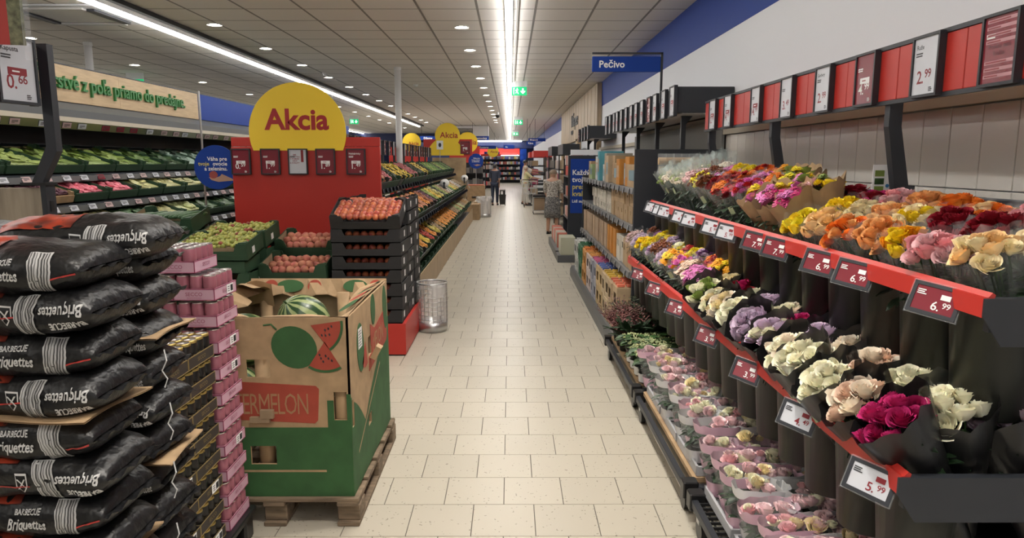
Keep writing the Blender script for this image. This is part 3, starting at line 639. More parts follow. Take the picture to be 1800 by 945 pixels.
# kalanchoe, peace lilies, heather and olive bushes
def plant(name, label, x, y, z, parts, group, cat='potted plant', white=False):
    t = thing(name, label, cat, (x, y, z), (0, 0, R.uniform(0, 6)), group); kid('pot', pot_me, t, sc=1.15)
    if white: kid('pot_label', (MB().lathe([(.05, .01), (.0555, .07)], 12, False, False), m_inkw), t)
    for nme, me, c, zz in parts: kid(nme, me, t, loc=(0, 0, zz), color=c, sc=(1.12, 1.12, 1.0) if nme == 'bud_cluster' else (1.3, 1.3, 1.18))
kal = spray_mesh(31, .085, 90, .0062); kalf = foliage_mesh(41, 22, .06, .1, .16, .06, m_leaf, .022, .3)
for i in range(4):
    for j in range(5): plant('kalanchoe', f'white budded kalanchoe pot plant, {ORD[i]} row from the potted roses, {ORD[j]} from the aisle', .935+.145*j, 4.64+.165*i, .19, [('bud_cluster', kal, jit((.42, .47, .24), .2), .20), ('foliage', kalf, None, .04)], 'kalanchoe pots', white=(j == 0))
lilf = foliage_mesh(51, 34, .05, .1, .16, .13, m_leafdark, .022, 1.1)
for j in range(5): plant('peace_lily', f'dark leafed pot plant behind the kalanchoe, {ORD[j]} from the aisle', .95+.145*j, 5.30, .19, [('foliage', lilf, None, .05)], 'dark leafed pot plants')
def twig_mesh(seed, mat, n=70, h=.26):
    r = random.Random(seed); b = MB()
    for k in range(n):
        a = r.uniform(0, 6.28); e = r.uniform(.1, .7); d = Vector((math.cos(a)*math.sin(e), math.sin(a)*math.sin(e), math.cos(e))); L_ = h*r.uniform(.6, 1.05); b.tube([d*.02, d*L_], [.0016, .0008], 3)
        for q in range(14):
            p = d*L_*(.35+.65*q/13); aa = q*2.2; s = Vector((math.cos(aa), math.sin(aa), .5)).normalized()*.028; w = s.cross(d).normalized()*.0042
            b.add([tuple(p), tuple(p+s*.5+w), tuple(p+s), tuple(p+s*.5-w)], [(0, 1, 2, 3)])
    return b.me('foliage', mat)
m_heather = M('heather_pink', (.16, .055, .05), .6, var=.5, scale=30, rnd=.3); m_olive = M('olive_leaf', (.06, .085, .04), .5, var=.5, scale=30, rnd=.3)
tw = [twig_mesh(1, m_heather), twig_mesh(2, m_olive), twig_mesh(3, m_heather, 80, .22), twig_mesh(4, m_olive, 60, .3)]
for i in range(3):
    for j in range(5):
        k = (i*2+j) % 4 if i else (0, 2, 1, 0, 3)[j]
        plant('bushy_pot_plant', f'{"reddish" if k in (0, 2) else "grey green"} bushy pot plant, {ORD[i]} row behind the dark leafed plants, {ORD[j]} from the aisle', .925+.145*j, 5.46+.16*i, .19, [('foliage', tw[k], None, .07)], 'bushy pot plants')
# ------------------------------------------------------------------ grocery shelf beyond the flowers
m_shelf = M('grey_shelf', (.10, .105, .11), .45); m_lip = M('grey_price_strip', (.16, .165, .17), .4)
SH = ((1.08, 1.46), (1.08, 1.13), (1.06, .72))
SA, SB = 6.10, 10.35
sh = thing('grocery_shelf', 'grey grocery shelf with black end panel beyond the flower rack', 'shelf', (0, 0, 0))
kid('end_panel', (MB().bbox(1.07, XW-.03, 6.05, 6.09, 0, 1.80, .004), m_dark), sh)
kid('far_panel', (MB().bbox(1.07, XW-.03, SB, SB+.04, 0, 1.5, .004), m_dark), sh)
kid('back_panel', (MB().box(XW-.06, XW-.035, SA, SB, 0, 2.05), M('shelf_back_grey', (.22, .22, .21), .6)), sh)
b = MB(); b.prism([(.90, 0), (.90, .10), (.925, .15), (XW-.06, .15), (XW-.06, 0)], SA-.04, SB+.04, 'y'); kid('base', (b, m_shelf), sh)
for x, z in SH:
    kid('shelf_board', (MB().box(x+.01, XW-.06, SA, SB, z-.03, z), m_shelf), sh)
    kid('price_strip', (MB().prism([(x-.012, z+.006), (x-.02, z-.045), (x, z-.05), (x+.01, z+.006)], SA, SB, 'y'), m_lip), sh)
lab_me = MB().box(-.004, 0, -.028, .028, -.03, .03)
lab_me = lab_me.me('shelf_label', m_screen_w)
for k, (x, z) in enumerate(SH):
    for i in range(14): tag(ob('shelf_label', lab_me, None, (x-.022, SA+.16+.30*i, z-.03), (0, .2, -.25)), f'small grey electronic label on the {ORD[k]} grocery shelf from the top, {ORD[i]} from the flowers', 'price tag', f'labels on grocery shelf {ORD[k]}')
# cartons
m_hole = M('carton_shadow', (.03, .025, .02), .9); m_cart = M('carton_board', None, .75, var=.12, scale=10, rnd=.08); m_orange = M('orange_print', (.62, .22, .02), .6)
def carton_mesh(w, d, h, holes, seam=True):
    """carton whose front (facing -x) has cut-out windows; w along y, d deep along x"""
    b = MB(); b.mat(0)
    ys = sorted({-w/2, w/2, *[q for q0 in holes for q in q0[:2]]}); zs = sorted({0, h, *[q for q0 in holes for q in q0[2:]]})
    for a, c in zip(ys, ys[1:]):
        for e, f in zip(zs, zs[1:]):
            if not any(o[0] <= (a+c)/2 <= o[1] and o[2] <= (e+f)/2 <= o[3] for o in holes): b.box(0, .006, a, c, e, f)
    b.box(.006, d, -w/2, w/2, 0, h) if not holes else (b.box(.03, d, -w/2, w/2, 0, h), b.box(.006, .03, -w/2, -w/2+.006, 0, h), b.box(.006, .03, w/2-.006, w/2, 0, h), b.box(.006, .03, -w/2+.006, w/2-.006, h-.006, h))
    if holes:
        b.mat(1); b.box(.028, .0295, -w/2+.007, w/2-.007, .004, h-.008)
    return b.me('carton', [m_cart, m_hole])
C_WH = carton_mesh(.15, .30, .115, [(-.02, .03, .035, .085)]); C_KR = carton_mesh(.21, .32, .155, [(-.02, .02, .07, .11)]); C_TALL = carton_mesh(.13, .3, .25, [(-.03, .03, .14, .2)]); C_PL = carton_mesh(.13, .3, .28, []); C_CASE = carton_mesh(.23, .42, .21, [(-.07, .07, .05, .15)]); C_TOP = carton_mesh(.22, .35, .26, [])
packet = MB().bbox(-.035, .035, -.012, .012, 0, .08, .004).me('packet', M('packet_print', None, .4))
def carton(me, x, y, z, col, label, group):
    return tag(ob('carton', me, None, (x+R.uniform(0, .02), y, z), (0, 0, R.uniform(-.03, .03)), jit(col, .08)), label, 'carton', group)
KR, WH, OR = (.42, .29, .165), (.58, .54, .46), (.55, .23, .04)
ny = 0
y = SA + .12
for i in range(17):                          # second shelf: two layers
    wh = y > 7.75
    me, w, h = (C_WH, .155, .117) if wh else (C_KR, .215, .157)
    if y + w/2 > SB - .03: break
    for l in range(2): carton(me, 1.10, y, 1.131 + l*h, WH if wh else KR, f'{"white" if wh else "brown"} punched carton, {("lower", "upper")[l]} layer of the second grocery shelf, {ORD[i]} from the flowers', 'cartons on the second grocery shelf')
    y += w + .012 + (.03 if wh and i == 8 else 0)
y = SA + .11; i = 0
while y < SB - .1:                           # third shelf: tall cartons
    col, me, nm = [(KR, C_TALL, 'brown'), (KR, C_TALL, 'brown'), (KR, C_PL, 'brown'), (KR, C_TALL, 'brown'), (WH, C_TALL, 'white'), (WH, C_TALL, 'white'), (WH, C_TALL, 'white')][i] if i < 7 else ((OR, C_PL, 'orange') if i < 12 else ((.42, .30, .2), C_PL, 'reddish brown'))
    c = carton(me, 1.08, y, .721, col, f'tall {nm} carton on the third grocery shelf, {ORD[i]} from the flowers', 'tall cartons on the third grocery shelf')
    if me is C_PL and i >= 12: c.data = c.data
    y += .142; i += 1
CASEC = [(.45, .33, .2), (.45, .35, .22), (.5, .36, .18), (.35, .36, .42), (.5, .42, .4), (.55, .27, .08), (.06, .17, .09), (.5, .5, .48)]
PKC = [(.60, .16, .10), (.68, .45, .08), (.10, .15, .42), (.55, .12, .25), (.65, .3, .08), (.6, .2, .05), (.04, .14, .07), (.7, .7, .68)]
for i in range(16):                          # cases on the base, packets showing on top
    y = SA + .16 + .25*i
    for l in range(2):
        q = min(7, i//2)
        carton(C_CASE, .935, y, .152 + l*.212, CASEC[q], f'{("lower", "upper")[l]} display case of packets on the base shelf, {ORD[i]} from the flowers', 'display cases on the base shelf')
    for a in range(4):
        for c in range(2):
            o = ob('packet', packet, None, (1.0+.085*a, y-.06+.12*c, .578), (PI/2*0, 0, R.uniform(-.2, .2)), jit(PKC[q], .35), (1, 1.8, .3)); tag(o, f'small printed packet lying on the {ORD[i]} display case from the flowers', 'packet', f'packets on display case {ORD[i]}')
tops = [(6.35, .45, .21, .30, KR, 'wide brown'), (6.75, .2, .28, .3, OR, 'orange'), (6.98, .16, .22, .3, (.3, .3, .33), 'grey printed'), (7.2, .2, .26, .3, OR, 'orange'), (7.5, .24, .22, .34, KR, 'brown'), (7.78, .2, .30, .34, KR, 'brown'), (8.02, .2, .30, .34, (.5, .38, .25), 'pale brown'), (8.28, .22, .33, .3, (.36, .33, .27), 'tall grey'), (8.55, .2, .2, .34, (.6, .6, .58), 'white printed'), (8.8, .2, .36, .3, (.1, .35, .42), 'teal and white'), (9.05, .2, .2, .34, (.6, .55, .55), 'white'), (9.3, .2, .3, .34, (.58, .6, .6), 'white'), (9.6, .22, .2, .34, (.3, .4, .2), 'green printed'), (9.9, .22, .24, .34, KR, 'brown')]
for i, (y, w, h, d, c, n) in enumerate(tops):
    t = thing('carton', f'{n} carton on the top grocery shelf, {ORD[i]} from the flowers', 'carton', (1.10+.02*(i % 3), y, 1.461), (0, 0, R.uniform(-.04, .04)), 'cartons on the top grocery shelf')
    kid('box', (MB().bbox(0, d, -w/2+.006, w/2-.006, 0, h, .003), m_cart), t, color=c)
    kid('print', (MB().box(-.001, 0, -w/3, w/3, h*.3, h*.75), M('packet_print', None, .4)), t, color=jit((.5, .3, .15) if i % 2 else (.2, .3, .35), .4))
# canopy above the shelf, its signs and the hanging bakery sign
def canopy(y0, y1, label, n, gname):
    t = thing('shelf_canopy', label, 'canopy', (0, 0, 0))
    kid('box', (MB().bbox(1.40, XW-.005, y0, y1, 2.10, 2.315, .004), m_dark), t); kid('light_slot', (MB().box(1.45, XW-.1, y0+.02, y1-.02, 2.096, 2.1), m_alu), t)
    k = 0
    y = y0 + .35
    while y < y1: kid('bracket', (MB().prism([(1.52, 2.1), (1.52, 1.72), (1.56, 1.72), (1.56, 2.02), (1.62, 2.1)], y-.02, y+.02, 'y'), m_dark), t); y += 1.1
    for i in range(n):
        y = y0 + .1 + (y1-y0-.25)*i/(n-1) + R.uniform(-.04, .04); dk = R.random() < .3
        price_sign(1.382, y, 2.2, -PI/2, f'{"maroon" if dk else "grey"} price sign on the front of the {gname} canopy, {ORD[i]} from the near end', R.choice(('1.29', '0.99', '2.49', '1.79')), '', dk)
canopy(5.98, 10.3, 'black box canopy with price signs above the grocery shelf', 13, 'grocery shelf')
canopy(12.5, 14.3, 'smaller black box canopy in front of the oak bulkhead', 4, 'oak bulkhead')
def blue_sign(x, y, z, w, h, s, label, tsize=.085, arm=True, tx=-.5, name='aisle_sign'):
    t = thing(name, label, 'sign', (x, y, z))
    kid('board', (MB().bbox(-w/2, w/2, 0, .02, -h/2, h/2, .004), m_blue), t)
    if s: kid('lettering', (MB().at(w*tx+.06, -.002, -tsize*.34).merge(text(s, tsize, .022)), m_inkw), t)
    if arm: kid('arm', (MB().box(-w/2, w/2+.02, 0, .02, h/2+.02, h/2+.036).box(w/2+.0, w/2+.02, 0, .02, -.34, h/2+.036), m_dark), t) if z < 2.6 and y < 10 else [kid('hanger', (MB().box(q-.006, q+.006, .004, .016, h/2-.01, ZC-.002-z), m_dark), t) for q in (-w*.42, w*.42)]
    return t
blue_sign(1.05, 6.5, 2.565, .62, .135, 'Pečivo', 'blue hanging sign Pečivo on a black arm above the grocery shelf')
# ------------------------------------------------------------------ oak bulkhead portal with dark lettering
t = thing('oak_bulkhead', 'pale oak bulkhead with dark lettering over the bakery opening', 'bulkhead', (0, 0, 0))
b = MB(); x0 = 1.78
for k in range(28):
    y = 14.6 + .36*k; b.bbox(x0-.004*(k % 2), XW-.006, y+.002, y+.358, 2.28, ZC-.02, .002)
kid('fascia', (b, M('oak_plank', (.44, .33, .21), .5, var=.3, scale=2, stretch=(6, 6, .6))), t)
for y, h in ((14.6, 2.28), (18.8, 2.28), (24.2, 2.28)): kid('post', (MB().bbox(x0, XW-.006, y, y+.5, 0, h, .003), m_wood), t)
kid('soffit', (MB().box(x0, XW-.006, 15.1, 24.2, 2.24, 2.28), m_wood), t)
kid('lettering', (MB().at(x0-.012, 20.6, 2.66, rz=-PI/2).merge(text('Vôňa pece', .46, .01, .008, shear=.2)), m_dark), t); kid('small_lettering', (MB().at(x0-.012, 20.6, 2.46, rz=-PI/2).merge(text('BUDUJEM', .14, .01, .008)), m_dark), t)
# ------------------------------------------------------------------ second shelf with the blue end panel
t = thing('end_panel_board', 'dark shelf end panel with blue advertising board beyond the grocery shelf', 'panel', (0, 0, 0))
kid('panel', (MB().bbox(1.03, 1.62, 12.5, 12.55, 0, 1.80, .004), m_dark), t)
kid('board', (MB().bbox(1.07, 1.50, 12.485, 12.5, .78, 1.74, .002), m_blue), t)
kid('white_edge', (MB().box(1.07, 1.6, 12.49, 12.54, 1.805, 1.9), m_white), t)
kid('lettering', (MB().at(1.10, 12.482, 1.46).merge(text('Každý\ntvoj', .125, .02)), m_inkw), t); kid('yellow_lettering', (MB().at(1.10, 12.482, 1.21).merge(text('presný\nkvalitný', .125, .02)), M('yellow_ink', (.6, .5, .12), .5)), t)
kid('small_lettering', (MB().at(1.10, 12.482, .97).merge(text('Lidl sa', .07, .02)), m_inkw), t)
t = thing('bakery_shelf', 'dark shelf unit behind the blue board holding red and white packs', 'shelf', (0, 0, 0))
kid('base', (MB().prism([(.80, 0), (.80, .14), (1.5, .14), (1.5, 0)], 12.2, 14.5, 'y'), m_shelf), t); kid('back', (MB().box(1.5, 1.54, 12.56, 14.5, 0, 1.8), m_dark), t); kid('end', (MB().box(1.10, 1.5, 14.47, 14.5, 0, 1.75), m_dark), t)
for z in (.62, 1.02, 1.42): kid('shelf_board', (MB().box(1.10, 1.5, 12.56, 14.47, z-.03, z), m_shelf), t)
bx = MB().bbox(-.09, .09, -.1, .1, 0, .2, .005).me('pack', M('packet_print', None, .4))
for l, (z, x) in enumerate(((.14, .95), (.62, 1.21), (1.02, 1.21), (1.42, 1.21), (1.62, 1.21))):
    for i in range(8):
        c = [(.45, .44, .38), (.5, .5, .48), (.45, .43, .4), (.5, .08, .06), (.62, .6, .58)][l] if R.random() < .75 else (.5, .12, .08)
        tag(ob('pack', bx, None, (x, 12.72+.215*i, z+.001), (0, 0, R.uniform(-.1, .1)), jit(c, .2), (1, .95, 1.3 if l == 0 else .95)), f'pack on level {ORD[l]} up of the dark shelf, {ORD[i]} from the blue board', 'pack', f'packs on the dark shelf level {ORD[l]}')
tag(ob('red_pack_box', (MB().bbox(1.15, 1.5, 12.7, 13.4, 1.83, 1.95, .004), m_red)), 'red cardboard box on top of the dark shelf behind the blue board', 'box') if 0 else None
t = thing('crate_bin', 'black crate of pale cartons on the base at the shelf end', 'crate', (.94, 12.0, 0)); kid('base', (MB().bbox(-.14, .30, -.3, .3, 0, .12, .004), m_shelf), t)
for i in range(3): tag(ob('pack', bx, None, (.98, 11.82+.18*i, .121), (0, 0, 0), jit((.5, .5, .38), .1), (1.4, .8, 1.5)), f'pale green carton standing on the low base, {ORD[i]} from the aisle end', 'pack', 'cartons on the low base')
# farther bakery racks along the wall
bread = MB().lathe([(.0, -.11), (.03, -.09), (.045, -.03), (.045, .03), (.03, .09), (.0, .11)], 10, False, False).me('loaf', M('bread_crust', (.33, .17, .06), .7, var=.3, scale=9, rnd=.15), True)
def rack_unit(name, x0, x1, y0, y1, zs, label, top=None):
    t = thing(name, label, 'rack', (0, 0, 0))
    for a in (x0, x1-.03):
        for c in (y0, y1-.03): kid('post', (MB().box(a, a+.03, c, c+.03, 0, zs[-1]+.35), m_dark), t)
    for z in zs: kid('shelf_board', (MB().box(x0, x1, y0, y1, z-.03, z), m_dark), t)
    kid('back', (MB().box(x1-.012, x1, y0+.03, y1-.03, .02, zs[-1]+.35), m_wood), t)
    if top: kid('header', (MB().bbox(x0+.1, x1, y0, y1, zs[-1]+.36, zs[-1]+.62, .004), top), t)
    return t
for q, (y0, y1, hd, nm) in enumerate(((17.5, 19.3, m_dark, 'first'), (20.4, 22.4, m_dark, 'second'), (28.8, 31.0, m_red, 'third'), (33, 36, m_red, 'fourth'))):
    x0 = (1.2, 1.1, .85, .8)[q]
    rack_unit('bread_rack', x0, 1.72, y0, y1, (.35, .75, 1.15, 1.5), f'dark bakery rack of cartons along the wall, {nm} past the oak posts', hd)
    for l, z in enumerate((.35, .75, 1.15, 1.5)):
        for i in range(5):
            y = y0+.2+(y1-y0-.4)*i/4; c = R.choice(((.36, .25, .15), (.42, .32, .22), (.3, .27, .25), (.45, .42, .4), (.38, .06, .12)))
            tag(ob('carton', bx, None, (x0+.16, y, z+.001), (0, 0, R.uniform(-.1, .1)), jit(c, .2), (1.4, 1.5, 1.1)), f'carton on level {ORD[l]} up of the {nm} bakery rack, {ORD[i]} from its near end', 'carton', f'cartons on the {nm} bakery rack')
for i, (x, y, z, s) in enumerate(((1.17, 31.0, 2.62, 'Mrazené'), (.80, 27.2, 2.38, 'Káva'))): blue_sign(x, y, z, .75 if i == 0 else .35, .14, s, f'small blue hanging sign {s} far over the bakery side', .10, True)
# ------------------------------------------------------------------ people
def skin_mesh(name, joints, edges, radii, mats, sub=2, root=0, zmat=None):
    me = bpy.data.meshes.new(name); me.from_pydata(joints, edges, []); o = bpy.data.objects.new(name, me); COL.objects.link(o)
    md = o.modifiers.new('s', 'SKIN'); md.use_smooth_shade = True
    for i, v in enumerate(me.skin_vertices[0].data):
        r = radii[i]; v.radius = r if isinstance(r, tuple) else (r, r); v.use_root = (i == root)
    s = o.modifiers.new('u', 'SUBSURF'); s.levels = sub; s.render_levels = sub
    dg = bpy.context.evaluated_depsgraph_get(); dg.update(); m2 = bpy.data.meshes.new_from_object(o.evaluated_get(dg)); bpy.data.objects.remove(o); m2.name = name
    m2.materials.clear()
    for m in (mats if isinstance(mats, list) else [mats]): m2.materials.append(m)
    m2.polygons.foreach_set('use_smooth', [True]*len(m2.polygons))
    return m2
def person(loc, face, label, h, skin, hair, top, bottom, skirt=False, arms=((.0, 0), (.0, 0)), hairlen=.0, lean=0., stride=.08, hunch=0., sleeves=.5, bare=False, stout=1.):
    """face: heading of the figure about z (0 looks along +y); arms: per side (forward lift, bend) in radians; built 1.70 m tall and scaled"""
    t = thing('person', label, 'person', loc, (0, 0, face)); t.scale = (h/1.70*stout, h/1.70*stout, h/1.70)
    J = []; E = []; Rr = []
    def j(p, r, par=None): J.append(p); Rr.append(r); (E.append((par, len(J)-1)) if par is not None else None); return len(J)-1
    L = lean
    pel = j((0, 0, .95), (.135, .10)); sp = j((0, L*.15, 1.10), (.125, .09), pel); ch = j((0, L*.35+hunch*.2, 1.30), (.145, .10), sp); sh_ = j((0, L*.5+hunch*.5, 1.42), (.095, .07), ch); nk = j((0, L*.6+hunch, 1.49), .048, sh_)
    hd = j((0, L*.7+hunch*1.5, 1.545), .062, nk); h2 = j((0, L*.7+.012+hunch*1.6, 1.60), (.073, .088), hd); h3 = j((0, L*.7+hunch*1.6, 1.655), (.068, .08), h2)
    A = []
    for s, (lift, bend) in zip((-1, 1), arms):
        s0 = j((s*.165, L*.48+hunch*.4, 1.40), .058, sh_); d = Vector((s*.10, math.sin(lift), -math.cos(lift))).normalized(); e = Vector(J[s0]) + d*.29; e_ = j(tuple(e), .040, s0)
        d2 = Vector((-s*.02, math.sin(lift+bend), -math.cos(lift+bend))).normalized(); w = e + d2*.25; w_ = j(tuple(w), .027, e_); hnd = w + d2*.08; hn = j(tuple(hnd), (.034, .022), w_)
        for f in range(4):
            q = Vector((0, 1, 0)).cross(d2) if abs(d2.y) < .9 else Vector((1, 0, 0)); side = d2.cross(Vector((1, 0, 0))).normalized()
            k0 = hnd + side*(.011*(f-1.5)) + d2*.02; k1 = j(tuple(k0 + d2*(.035+.006*(1.5-abs(f-1.5)))), .0085, hn); j(tuple(Vector(J[k1]) + d2*.025 + Vector((-s*.012, 0, 0))), .0075, k1)
        th = j(tuple(w + d2*.05 + d2.cross(Vector((1, 0, 0))).normalized()*.035), .010, w_); j(tuple(Vector(J[th]) + d2*.03), .008, th)
        A.append((s0, e_, w_))
    LG = []
    for s in (-1, 1):
        y = s*stride; hp = j((s*.085, 0, .88), .092, pel); kn = j((s*.09, y*.45+.015, .49), .058, hp); an = j((s*.09, y-.01, .09), .038, kn); he = j((s*.09, y+.03, .045), (.042, .04), an); to = j((s*.095, y+.15, .03), (.042, .026), he); LG.append((hp, kn, an, to))
    kid('body', skin_mesh('body', J, E, Rr, skin), t)
    def sub_(ids, grow, mats, nm, extra=None, sub=2):
        ids = list(ids); ix = {q: n for n, q in enumerate(ids)}; jj = [J[q] for q in ids]; rr = [tuple(v*grow[0]+grow[1] for v in (Rr[q] if isinstance(Rr[q], tuple) else (Rr[q], Rr[q]))) for q in ids]; ee = [(ix[a], ix[c]) for a, c in E if a in ix and c in ix]
        if extra: extra(jj, ee, rr, ix)
        return kid(nm, skin_mesh(nm, jj, ee, rr, mats, sub), t)
    def mid(jj, ee, rr, ix):
        for s0, e_, w_ in A:
            p = Vector(J[e_]).lerp(Vector(J[w_]), sleeves if sleeves > 0 else 0); jj.append(tuple(p)); rr.append((.048, .048)); ee.append((ix[e_], len(jj)-1))
    low = lambda jj, ee, rr, ix: (mid(jj, ee, rr, ix), [jj.append((0, 0, .84)), rr.append((.16, .125)), ee.append((ix[pel], len(jj)-1))])
    sub_([pel, sp, ch, sh_] + [q for a in A for q in a[:2]], (1.06, .012), top, 'shirt', low)
    if skirt:
        b = MB(); b.lathe([(.15, .99), (.175, .85), (.195, .62), (.19, .44), (.18, .44)], 24, False, False, 1, .8); kid('skirt', (b, bottom, True), t)
    else: sub_([pel] + [q for l in LG for q in l[:3]], (1.05, .012), bottom, 'trousers')
    for l in LG:
        x, y, z = J[l[3]]; b = MB()
        b.grid(lambda i, k: (x + .047*math.cos(2*PI*i)*(1-.25*k), y-.065 + .135*math.sin(2*PI*i), .0 + .075*k*(1 - .35*max(0, math.sin(2*PI*i)))), 16, 2); b.prism([(x+.045*math.cos(a), y-.065+.132*math.sin(a)) for a in [2*PI*q/16 for q in range(16)]], .055, .06, 'z'); kid('shoe', (b, m_black, True), t)
    hx, hy, hz = J[h2]; b = MB()
    def hf(i, k):
        a = 2*PI*i; el = -.25 + (PI/2+.25)*k; fr = max(0, math.cos(a-PI/2)); e2 = el + (.75*fr*(1-k))
        return (hx + .089*math.cos(a)*math.cos(e2), hy-.008 + .105*math.sin(a)*math.cos(e2), hz+.012 + .098*math.sin(e2) - (hairlen*(1-k)*(1-fr)))
    b.grid(hf, 22, 8); kid('hair', (b, hair, True), t)
    fy = hy + .088
    b = MB(); b.at(hx, fy+.008, hz-.012).lathe([(.004, .03), (.011, .0), (.013, -.012), (.002, -.018)], 8); kid('nose', (b, skin, True), t)
    for s in (-1, 1):
        kid('eye', (MB().at(hx+s*.031, fy-.008, hz+.012, rx=-PI/2).lathe([(.011, 0), (.007, .005), (.001, .007)], 8), m_inkd), t)
        kid('ear', (MB().at(hx+s*.078, hy, hz, ry=s*PI/2).lathe([(.022, 0), (.018, .012), (.008, .01)], 8, sx=1.3, sy=.7), skin, True), t)
    kid('mouth', (MB().at(hx, fy-.006, hz-.045).box(-.022, .022, 0, .006, -.004, .004), M('lip', (.35, .12, .1), .5)), t)
    return t
sk1 = M('skin_light', (.50, .28, .19), .5); sk2 = M('skin_tan', (.33, .17, .11), .5)
def print_cloth(name, c1, c2, sc):
    m = M(name, c1, .8, col2=c2, scale=sc); return m
navy = M('navy_cloth', (.028, .035, .06), .85); jean = M('dark_jeans', (.02, .028, .055), .8)
person((-.60, 27.2, 0), -.15, 'shopper seen from behind in a navy top and jeans pulling a black basket', 1.60, sk2, M('dark_hair', (.012, .01, .01), .5), navy, jean, arms=((.1, .4), (-.12, .1)), hairlen=.05, stride=.07, sleeves=0)
person((.60, 27.0, 0), -PI/2+.1, 'shopper in yellow blouse and white trousers reaching to a bakery rack', 1.52, sk1, M('grey_hair', (.42, .36, .28), .6), M('pale_yellow_cloth', (.62, .58, .32), .8), M('white_cloth', (.58, .55, .5), .8), arms=((.5, .7), (.9, .5)), stride=.05, sleeves=0)
person((.55, 27.9, 0), -PI/2, 'dark-haired shopper in white shirt behind the shopper in yellow', 1.74, sk2, M('dark_hair', (.012, .01, .01), .5), M('white_cloth', (.58, .55, .5), .8), M('white_cloth', (.58, .55, .5), .8), arms=((.9, .5), (1.2, .3)), stride=.06, lean=.06, sleeves=0)
person((.99, 16.4, 0), -.35, 'short-haired shopper seen from behind in printed white blouse and dark patterned skirt', 1.50, sk1, M('brown_grey_hair', (.26, .19, .13), .6, var=.3, scale=60), print_cloth('leaf_print', (.60, .56, .5), (.13, .11, .10), 34), print_cloth('skirt_print', (.035, .035, .04), (.28, .27, .26), 40), skirt=True, arms=((.25, .5), (.2, .45)), hunch=.02, stride=.04, sleeves=.15, stout=1.16)
t = thing('trolley_basket', 'black wheeled shopping basket pulled by the shopper in navy', 'basket', (-.30, 27.0, 0))
kid('tub', (MB().lathe([(.155, .05), (.19, .40), (.20, .42), (.175, .40), (.14, .07)], 4, True, False, a0=PI/4), m_black), t)
kid('handle', (MB().tube([(-.1, 0, .4), (-.1, 0, .62), (.1, 0, .62), (.1, 0, .4)], .012), m_black), t); kid('label', (MB().box(-.06, .02, -.125, -.118, .44, .56), m_inkw), t); kid('grip_panel', (MB().box(-.1, .1, -.118, -.11, .40, .60), m_black), t)
for s in (-1, 1): kid('wheel', (MB().at(s*.1, 0, .035).prism(circle(.035, 12), -.012, .012, 'x'), m_black), t)
t = thing('basket_cart', 'wire cart holding a brown carton beside the bakery rack', 'cart', (.95, 22.8, 0))
b = MB()
for z in (.12, .55): b.tube([(-.2, -.3, z), (.2, -.3, z), (.2, .3, z), (-.2, .3, z)], .012, 6, True)
for x in (-.2, .2):
    for y in (-.3, .3): b.tube([(x, y, .06), (x, y, .56)], .010)
kid('frame', (b, m_chrome), t); kid('rim', (MB().box(-.22, .22, -.32, .32, .56, .62), m_black), t); kid('floor_plate', (MB().box(-.2, .2, -.3, .3, .11, .125), m_black), t)
for x in (-.2, .2):
    for y in (-.3, .3): kid('wheel', (MB().at(x, y, .03).prism(circle(.03, 12), -.01, .01, 'x'), m_black), t)
tag(ob('carton', bx, None, (.95, 22.8, .127), (0, 0, 0), (.36, .25, .16), (2, 2.6, 2)), 'brown carton standing in the wire cart beside the bakery rack', 'carton')
t = thing('shopping_cart', 'shopping trolley standing by the shopper in yellow', 'cart', (.72, 26.3, 0))
b = MB()
for z, e in ((.5, 0), (.7, .03), (.95, .06)): b.tube([(-.22-e, -.35-e, z), (.22+e, -.35-e, z), (.22+e, .35, z), (-.22-e, .35, z)], .01, 6, True)
for x in (-.22, -.07, .07, .22):
    for y in (-.35, .35): b.tube([(x, y, .5), (x*1.2, y*1.1, .95)], .006)
for x in (-.2, .2): b.tube([(x, .33, .5), (x, .33, .12), (x, -.4, .12)], .012)
kid('cage', (b, m_chrome), t); kid('handle', (MB().tube([(-.28, -.46, 1.02), (.28, -.46, 1.02)], .018), m_black), t)
for x in (-.2, .2):
    for y in (-.4, .33): kid('wheel', (MB().at(x, y, .06).prism(circle(.06, 14), -.012, .012, 'x'), m_black), t)
# ------------------------------------------------------------------ charcoal bags
m_bag = M('black_bag_film', (.008, .008, .009), .36, spec=.4, bump=.6, bscale=34)
BL, BW, BT = .235, .140, .064
def bag_surface(seed):
    off = Vector((seed*7.3, seed*3.1, 0))
    def S(x, y, z, ny, nz):
        """displace a point of the smooth pillow along its normal by creases"""
        p = Vector((x*9, y*9, z*14)) + off; d = .013*noise.noise(p) + .009*abs(noise.noise(p*2.1)) - .006*abs(noise.noise(p*4.3))
        k = math.hypot(ny, nz) or 1; d *= max(.15, 1-(abs(x)/BL)**8); return Vector((x, y + ny/k*d, z + nz/k*d))
    def dims(x):
        u = min(1, abs(x)/BL); return BW*(1-.14*u**6), BT*max(0, 1-u**6)**.5*(1-.12*u*u) + .004
    def ring(x, th):
        w, t = dims(x); c, s = math.cos(th), math.sin(th); y = w*math.copysign(abs(c)**.75, c); z = t*math.copysign(abs(s)**.75, s)
        return S(x, y, z, y/w/w, z/t/t)
    def front(x, z, e=.0025):
        w, t = dims(x); q = min(.985, abs(z)/t); y = -w*(1-q**(2/.75))**(.375); ny, nz = y/w/w, z/t/t; k = math.hypot(ny, nz) or 1
        p = S(x, y, z, ny, nz); return (p.x, p.y + ny/k*e, p.z + nz/k*e)
    def top(x, y, e=.002):
        w, t = dims(x); q = min(.985, abs(y)/w); z = t*(1-q**(2/.75))**(.375); ny, nz = y/w/w, z/t/t; k = math.hypot(ny, nz) or 1
        p = S(x, y, z, ny, nz); return (p.x, p.y + ny/k*e, p.z + nz/k*e)
    return ring, front, top
